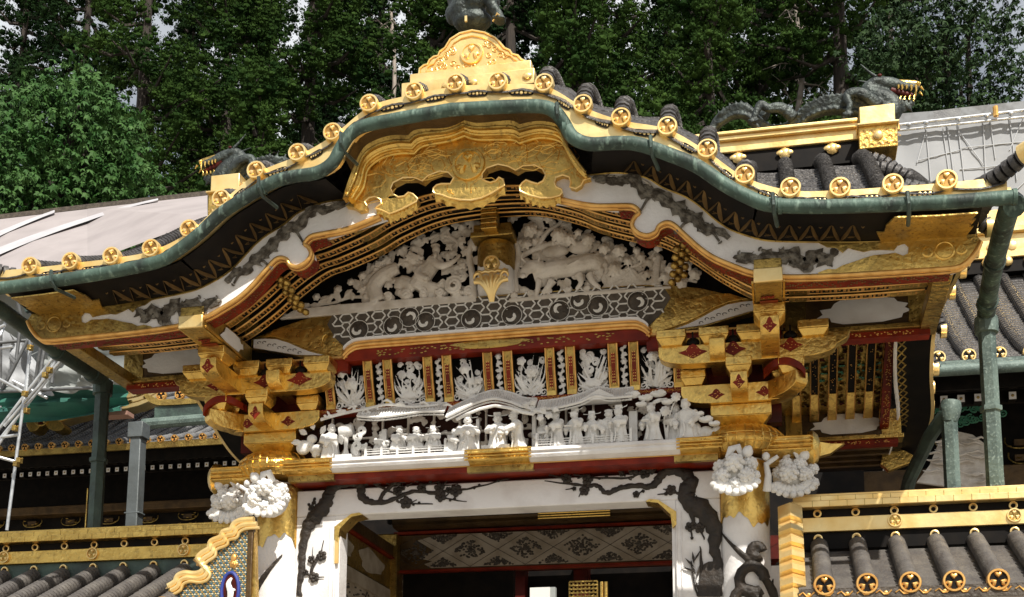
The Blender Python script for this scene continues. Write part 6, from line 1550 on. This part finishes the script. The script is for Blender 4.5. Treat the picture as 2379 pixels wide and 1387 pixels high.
for i in range(n):
    p, q = A[0].lerp(A[1],i/n), B[0].lerp(B[1],(i+.5)/n); r = A[0].lerp(A[1],(i+1)/n); m.bar(p,q,.035,.035); m.bar(q,r,.035,.035)
A2 = [p+V(0,1.4,-.35) for p in A]; m.bar(A2[0],A2[1],.07,.07)
for i in range(n//2):
    p = A[0].lerp(A[1],i*2/n); q = A2[0].lerp(A2[1],(i*2+1)/n); m.bar(p,q,.03,.03); m.bar(q,A[0].lerp(A[1],(i*2+2)/n),.03,.03)
m.build('eave_truss', PATD, sr, smooth=0)
# right: sheeted scaffold
ss = empty('sheeted_scaffold', (4.6,9,0), 'scaffold wrapped in white translucent sheeting, right behind the dragon', 'scaffold')
TL, TR, BR, BL = at(2060,308,9), at(2460,258,9), at(2460,505,9), at(2060,505,9)
rows = []
for j in range(13):
    rows.append([TL.lerp(TR,i/24).lerp(BL.lerp(BR,i/24),j/12)+V(0,.010*math.sin(i*1.7)*math.sin(j*.6+i),0) for i in range(25)])
MB().grid(rows).build('white_sheet', SHEET, ss, smooth=60)
m = MB()
def pl_(x, y, d=-.014): p = at(x,y,9); return p+V(0,d,0)
for a, b_ in (((2150,292),(2168,480)),((2200,290),(2225,480)),((2225,285),(2240,420)),((2283,280),(2292,440)),((2300,282),(2312,370)),((2345,272),(2362,420)),((2230,310),(2285,385)),((2379,270),(2345,350)),((2150,310),(2130,380)),((2190,300),(2215,480)),((2380,330),(2230,345)),((2330,380),(2379,372)),((2130,375),(2230,350)),((2230,395),(2340,385)),((2379,425),(2330,470))): m.tube([pl_(*a),pl_(*b_)],.007,5)
m.build('pole_outline', LINE, ss)
m = MB(); m.tube([pl_(2080,300,-.1),pl_(2460,256,-.1)],.022,8); m.tube([pl_(2085,312,-.1),pl_(2460,272,-.1)],.018,8)
for x in (2110,2150,2225,2290,2345): m.ell(pl_(x,304-(x-2085)*.11,-.12),(.035,.035,.03),None,8,6)
m.build('top_rail', STEEL, ss, smooth=60)
m = MB(); m.tube([pl_(2308,262,-.15),pl_(2310,284,-.15)],.035,8); m.tube([pl_(2082,300,-.15),pl_(2084,316,-.15)],.03,8); m.build('clamp', GOLDL, ss)
for nm, pts, mt in (('dark_roof_strip', ((2088,264),(2168,258),(2168,300),(2088,308)), STEELD),('pale_roof_strip', ((2168,258),(2232,250),(2232,292),(2168,300)), TILEG),('dark_roof_strip', ((2232,250),(2460,226),(2460,262),(2232,292)), STEELD)):
    MB().prism([at(x,y,9.4) for x, y in pts],(0,.1,0)).build(nm, mt, ss)
MB().prism([at(x,y,9.3) for x, y in ((2300,470),(2460,462),(2460,560),(2300,566))],(0,.1,0)).build('dark_band', BLACK, ss)
# left: bare tube scaffold with nets
sc = empty('tube_scaffold', tuple(at(80,1100,9)), 'bare steel tube scaffold with diagonal braces, left beside the gate roof', 'scaffold')
def tubes(lst, Y, r, mt, nm, cl=True):
    for i, (a, b_) in enumerate(lst):
        A, B = at(*a, Y), at(*b_, Y+.15*(i%2)); t = MB().tube([A,B], r, 8).build(nm, mt, sc, smooth=60)
tubes([((80,740),(16,1232)),((-5,1035),(142,822)),((-20,1020),(136,815)),((0,1020),(150,830)),((10,990),(150,828)),((30,885),(110,925)),((-10,876),(62,915)),((85,790),(270,880)),((75,740),(60,920)),((-10,1060),(45,1075)),((-10,745),(35,730)),((-160,700),(-175,1240)),((-320,720),(-345,1240)),((-500,880),(30,805)),((-480,1080),(45,1010)),((-330,1060),(-160,760)),((-10,765),(12,755)),((0,780),(25,720))], 7.2, .022, STEEL, 'bright_tube')
tubes([((65,790),(5,905)),((0,796),(70,790)),((48,750),(38,835)),((95,800),(78,915)),((105,800),(88,900)),((2,760),(0,900)),((130,810),(120,890)),((0,910),(240,900)),((150,840),(260,905)),((40,700),(55,760))], 7.8, .025, STEELD, 'dull_tube')
m = MB()
for x, y in ((72,775),(80,790),(70,808),(45,1070),(38,1078),(62,955),(58,915),(35,995),(115,860),(105,872)): 
    c = at(x,y,7.1); m.box(c-V(.028,.04,.035),c+V(.028,.04,.035)); m.tube([c-V(.05,0,.02),c+V(.05,0,.03)],.014,6)
m.build('coupler', GOLDW, sc, smooth=0, bevel=.006)
def net(nm, pts, Y, mt, seed):
    rnd = random.Random(seed); P = [at(x,y,Y) for x, y in pts]; rows = []
    for j in range(13):
        rows.append([P[0].lerp(P[1],i/16).lerp(P[3].lerp(P[2],i/16),j/12)+V(0,.12*math.sin(i*.9+seed+j*.5)+.07*math.sin(j*1.3+i*.6),0) for i in range(17)])
    MB().grid(rows).build(nm, mt, sc, smooth=60)
net('grey_net', ((-500,700),(300,660),(300,900),(-500,960)), 9.2, SHEETG, 1)
net('white_tarpaulin', ((0,760),(60,800),(130,920),(0,900)), 8.6, SHEET, 2)
net('grey_net', ((110,830),(210,830),(290,900),(100,915)), 8.4, SHEETG, 4)
net('green_net', ((-500,950),(290,880),(290,960),(-500,1030)), 8.8, GREENN, 3)
q = at(282,905,9); m = MB().tube([at(282,890,9),at(277,965,9)],.03,8); m.build('standard_tube', STEEL, sc); MB().box(at(272,965,9)-V(.18,.1,.03),at(272,965,9)+V(.22,.1,.03)).build('base_plank', mat('reddish plank',(.30,.17,.13)), sc)
tubes([((-10,950),(5,945)),((225,900),(255,910)),((245,905),(285,893))], 8.9, .025, STEEL, 'bright_tube')
# things glimpsed through the gateway
inn = empty('inner_hall_front', (.4,5.6,0), 'dark red and black hall front glimpsed through the gate opening', 'hall'); inn['kind'] = 'thing'
MB().box((-4.5,6.0,0),(2.6,6.2,5.6)).build('dark_wall', BLACK, inn)
for x in (-2.9,-1.95,-1.2,-.5,.6,1.5): MB().box((x,5.8,0),(x+.16,5.98,4.4)).build('red_post', REDD, inn)
z = at(1200,1345,5.7).z; MB().box((-4.5,5.6,z+.10),(2.6,5.8,z+.35)).build('dark_beam', REDD, inn)
a, b_ = at(1323,1352,5.5), at(1388,1420,5.5); m = MB(); nn = 7
for i in range(nn+1): m.box((a.x+(b_.x-a.x)*i/nn-.008,5.5,b_.z),(a.x+(b_.x-a.x)*i/nn+.008,5.52,a.z))
for i in range(9): z = b_.z+(a.z-b_.z)*i/8; m.box((a.x,5.49,z-.008),(b_.x,5.51,z+.008))
m.build('gold_lattice', GOLDW, inn, smooth=0)
a, b_ = at(1232,1366,5.4), at(1278,1440,5.4); MB().box((a.x,5.38,b_.z),(b_.x,5.42,a.z)).build('hanging_paper', PLAST, inn)
a, b_ = at(1278,1364,5.4), at(1290,1440,5.4); MB().box((a.x,5.40,b_.z),(b_.x,5.48,a.z)).build('paper_edge', SHEETG, inn)
for q in ((1398,1352),(1408,1352)): c = at(*q,5.5); MB().tube([V(c.x,5.5,c.z),V(c.x,5.5,c.z-.6)],.02,8).build('gilt_rod', GOLD, inn)
# ================================================================ trees
LEAFC = mat('cedar foliage', (.040,.076,.015), .85, 0, (.010,.028,.006), .8, 0, 1, .35, .65, .06)
LEAFC2 = mat('deep cedar foliage', (.014,.032,.008), .85, 0, (.006,.018,.006), .6, 0, 1, .35, .65, .06)
LEAFB = mat('broadleaf foliage', (.060,.125,.034), .6, 0, (.020,.066,.013), 2.5, 0, 1, .35, .65, .12)
LEAFD = mat('dull broadleaf foliage', (.035,.065,.022), .6, 0, (.014,.032,.012), 2, 0, 1, .35, .65, .1)
BARK = mat('cedar bark', (.040,.030,.023), .9, 0, (.020,.015,.012), 3, .6, 8, stretch=(6,6,.6))
BARKP = mat('pale dead wood', (.34,.29,.25), .8, 0, (.20,.17,.14), 3, .4, 8)
_ic = [V(*p) for p in ((0,0,1),(.894,0,.447),(.276,.851,.447),(-.724,.526,.447),(-.724,-.526,.447),(.276,-.851,.447),(.724,.526,-.447),(-.276,.851,-.447),(-.894,0,-.447),(-.276,-.851,-.447),(.724,-.526,-.447),(0,0,-1))]
_if = ((0,1,2),(0,2,3),(0,3,4),(0,4,5),(0,5,1),(1,6,2),(2,7,3),(3,8,4),(4,9,5),(5,10,1),(1,10,6),(2,6,7),(3,7,8),(4,8,9),(5,9,10),(11,7,6),(11,8,7),(11,9,8),(11,10,9),(11,6,10))
def puff(m, c, r, n, rnd, mi):                              # cedar bough end: a few round tufts bristling with sprigs
    c = Vector(c)
    for b in range(rnd.randint(6, 8)):
        bc = c + Vector((rnd.uniform(-1,1), rnd.uniform(-1,1), rnd.uniform(-.5,.6)))*r*.62; br = r*rnd.uniform(.17,.30)
        o = len(m.v); q = rnd.uniform(.7,.95)
        m.v += [bc + Vector((p.x, p.y, p.z*.85))*br*rnd.uniform(.55,.80)*q for p in _ic]
        m.f += [[o+i for i in f] for f in _if]; m.m += [mi]*20
        for i in range(26):
            th = rnd.uniform(0, 6.283); ph = math.acos(rnd.uniform(-.3, 1))
            d = Vector((math.sin(ph)*math.cos(th), math.sin(ph)*math.sin(th), math.cos(ph))); p = bc + d*br*rnd.uniform(.72,.95)
            x = d.orthogonal().normalized(); x.rotate(Matrix.Rotation(rnd.uniform(0,6.28),3,d)); s = br*rnd.uniform(.12,.20)
            o = len(m.v); m.v += [p-x*s, p+x*s, p+d*s*2.1+V(0,0,s*.4)]; m.f.append([o,o+1,o+2]); m.m.append(mi)
def cedar_mesh(seed, H=34, R=4.2, z0=11, dens=1.0):
    rnd = random.Random(seed); f = MB(); t = MB()
    t.tube([V(0,0,0),V(.1,0,H*.3),V(-.1,.1,H*.6),V(0,0,H*.97)], [.62,.48,.30,.05], 9)
    z = z0
    while z < H:
        u = (z-z0)/(H-z0); rr = R*(1-u**1.5)*rnd.uniform(.55,1.15)+.35; a = rnd.uniform(0,6.283)
        e = V(math.cos(a)*rr, math.sin(a)*rr, rnd.uniform(-.9,.6)); base = V(0,0,z)
        mid = base + e*.5 + V(0,0,-.25); end = base+e+V(0,0,.25)
        t.tube([base, mid, end], [.10,.07,.02], 5)
        k = int((4+rr*1.9)*dens)
        for i in range(k):
            s = (i+1)/k; p = base.lerp(end, .15+.90*s)+V(rnd.uniform(-.5,.5),rnd.uniform(-.5,.5),rnd.uniform(-.3,.3)*(1.2))
            puff(f, p, rnd.uniform(.50,.95), 78, rnd, 0)
        z += rnd.uniform(.17,.36)/dens
    return f, t
def mesh_of(m, name, mt):
    me = bpy.data.meshes.new(name); me.from_pydata([tuple(v) for v in m.v], [], m.f); me.materials.append(mt); me.update(); return me
CED = []
for sd, H, R, z0, mt in ((1,36,4.3,12,LEAFC),(2,31,3.8,9,LEAFC),(3,38,4.0,15,LEAFC2),(4,26,3.6,8,LEAFC)):
    f, t = cedar_mesh(sd, H, R, z0); CED.append((mesh_of(f,'crown',mt), mesh_of(t,'trunk',BARK)))
def tree(nm, k, x, y, s, rot, label, cat='tree', group='cedar trees behind the shrine'):
    root = empty(nm, (x, y, 0), label, cat, group); root.scale = (s,s,s); root.rotation_euler = (0,0,rot)
    for me, n in zip(k, ('crown','trunk')):
        o = bpy.data.objects.new(n, me); C.objects.link(o); o.parent = root
    return root
def gx(pxx, Y): return at(pxx, 300, Y).x
TREES = [ # photo column, distance, mesh, scale, label
 (40,38,2,1.05,'dark tall cedar at the far left with pale bare branches showing'),
 (190,33,2,1.0,'dark cedar rising behind the broadleaf tree, leftmost thick crown'),
 (330,27,0,.92,'cedar with a thick bare trunk standing right of the broadleaf tree'),
 (520,36,1,1.2,'cedar directly above the left dragon head with long level boughs'),
 (600,26,3,.92,'lower bright green cedar behind the left roof slope'),
 (720,31,0,1.0,'dense cedar between the left dragon and the gable crest'),
 (880,40,2,1.05,'very dark cedar left of the gable crest with dim interior'),
 (1000,29,1,.98,'cedar just left of the golden gable crest'),
 (1180,36,2,1.05,'dark cedar directly behind the crouching beast on the crest'),
 (1330,26,3,1.02,'bright tufted cedar just right of the golden gable crest'),
 (1400,34,0,1.0,'tall cedar above the right slope of the gable with sunlit boughs on top'),
 (1560,42,2,1.02,'darkest cedar above the middle of the right roof slope'),
 (1650,26,3,.97,'low rounded cedar behind the tail of the right dragon'),
 (1760,33,1,1.08,'cedar behind the back of the right dragon beside the dead trunk'),
 (1960,30,0,.98,'cedar right behind the horns of the right dragon'),
 (2080,40,2,1.0,'distant dark cedar right of the dragon head'),
 (440,44,2,1.1,'distant dark cedar seen in gaps above the left roof'),
 (1260,46,2,1.15,'farthest cedar seen in gaps right of the beast'),
 (1850,45,1,1.25,'distant cedar top behind the dead trunk'),
 (760,47,2,1.15,'distant dark cedar in the gaps left of the crest'),
 (1120,52,2,1.28,'distant cedar nearly hidden behind the beast on the crest'),
 (620,52,0,1.3,'distant tall cedar above the left roof slope near the top edge'),
 (1680,50,0,1.3,'distant tall cedar above the right dragon tail near the top edge')]
for i, (pxx, Y, k, s, lab) in enumerate(TREES): tree('cedar_tree', CED[k], gx(pxx,Y), Y, s, i*1.3, lab)
def leaves(m, c, r, rnd, n=5, L=.10):
    d0 = Vector((rnd.uniform(-1,1), rnd.uniform(-1,.3), rnd.uniform(0,1.2))).normalized(); x = d0.orthogonal().normalized(); x.rotate(Matrix.Rotation(rnd.uniform(0,6.28),3,d0)); y = d0.cross(x)
    for i in range(n):
        a = 6.283*i/n+rnd.uniform(-.3,.3); d = (x*math.cos(a)+y*math.sin(a)-d0*.28-V(0,0,.25)).normalized(); s = d.cross(d0).normalized(); l = L*rnd.uniform(.7,1.2)
        o = len(m.v); m.v += [c.copy(), c+d*l*.45+s*l*.24, c+d*l-V(0,0,.02), c+d*l*.45-s*l*.24]; m.f.append([o,o+1,o+2,o+3]); m.m.append(0)
def broadleaf(seed, blobs, L, n, H):
    rnd = random.Random(seed); f = MB(); t = MB(); t.tube([V(0,0,0),V(.2,0,H*.4),V(0,.1,H*.8)], [.25,.18,.08], 8)
    for (bx, by, bz, br) in blobs:
        t.tube([V(0,0,H*.45),V(bx*.5,by*.5,bz-br*.6),V(bx,by,bz)], [.12,.07,.02], 6)
        for i in range(int(n*br*br)):
            d = Vector((rnd.gauss(0,1),rnd.gauss(0,1),rnd.gauss(0,1))).normalized(); q = rnd.uniform(.45,1.05)**.6
            lob = 1+.22*math.sin(d.x*5+bx*3)*math.sin(d.z*6+bz)+.15*math.sin(d.y*9)
            leaves(f, V(bx,by,bz)+d*br*q*lob, 0, rnd, 5, L)
    return f, t
c0_ = at(150,330,14)
bl = [(0,0,c0_.z,1.35),(-1.3,.2,c0_.z-.5,1.2),(.9,.1,c0_.z-.9,1.1),(-.4,-.3,c0_.z-1.5,1.4),(.6,0,c0_.z-1.9,1.1),(1.35,.2,c0_.z-1.0,.8),(-1.6,.1,c0_.z-1.8,1.1),(.15,.2,c0_.z+.9,.85),(-.7,.3,c0_.z+.7,.9),(.7,.5,c0_.z+.35,.8),(.3,.2,c0_.z-2.9,1.3),(-1.2,.2,c0_.z-3.0,1.4)]
f, t = broadleaf(5, bl, .115, 620, c0_.z)
tree('broadleaf_tree', (mesh_of(f,'crown',LEAFB), mesh_of(t,'trunk',BARK)), c0_.x, 14, 1, 0, 'bright broadleaf tree with drooping leaf clusters filling the upper left', 'tree', None)
c0_ = at(2230,170,24)
bl = [(0,0,c0_.z,1.7),(1.6,.2,c0_.z-.8,1.5),(-1.2,0,c0_.z+.2,1.5),(.5,.2,c0_.z+1.7,1.2),(-.6,.3,c0_.z+1.9,1.1),(-.5,0,c0_.z-1.7,1.6),(1.2,0,c0_.z-2.2,1.5),(-1.6,.4,c0_.z+1.3,1.0)]
f, t = broadleaf(8, bl, .13, 380, c0_.z)
tree('broadleaf_tree', (mesh_of(f,'crown',LEAFD), mesh_of(t,'trunk',BARK)), c0_.x, 24, 1, 0, 'dull green broadleaf tree above the sheeted scaffold at the right edge', 'tree', None)
def dead(pxa, Y, label, ys, seed):
    rnd = random.Random(seed); x, z1 = at(pxa, ys[1], Y).x, at(pxa, ys[0], Y).z
    root = empty('dead_tree', (x, Y, 0), label, 'tree'); m = MB()
    P = [V(x,Y,0),V(x+.2,Y,z1*.6),V(x-.15,Y,z1*.8),V(x+.15,Y,z1*.9),V(x-.05,Y,z1)]; m.tube(cr(P,5), [.17-.006*i for i in range(21)], 8); m.build('trunk', BARKP, root, smooth=60)
    m = MB()
    for i in range(26):
        z = z1*(.72+.27*rnd.random()); a = rnd.uniform(-1,1); L = rnd.uniform(.5,1.6)*rnd.uniform(.5,1); s = rnd.choice((-1,1)); p = V(x,Y,z)
        k = p+V(s*L*.5,a*.5,rnd.uniform(-.5,.5)); e = k+V(s*L*rnd.uniform(.1,.6),a*.5,rnd.uniform(-.6,.6))
        m.tube([p, k, e], [.035,.02,.005], 5)
        for q in range(3): m.tube([k, k+V(rnd.uniform(-.4,.4),rnd.uniform(-.2,.2),rnd.uniform(-.4,.4))], [.012,.003], 4)
    m.build('bare_branch', BARKP, root)
dead(1857, 31, 'pale dead tree trunk with bare twigs above the back of the right dragon', (-20,300), 2)
dead(905, 33, 'thin pale bare trunk in the shade left of the golden crest', (20,300), 3)
# ================================================================ ground
g = MB(); g.grid([[V(x, y, -.004) for x in (-600,-40,-10,0,10,40,600)] for y in (-600,-40,-10,0,10,40,900)])
tag(g.build('ground', GRAVEL, None, smooth=0), 'pale gravel ground of the shrine court', kind='structure')
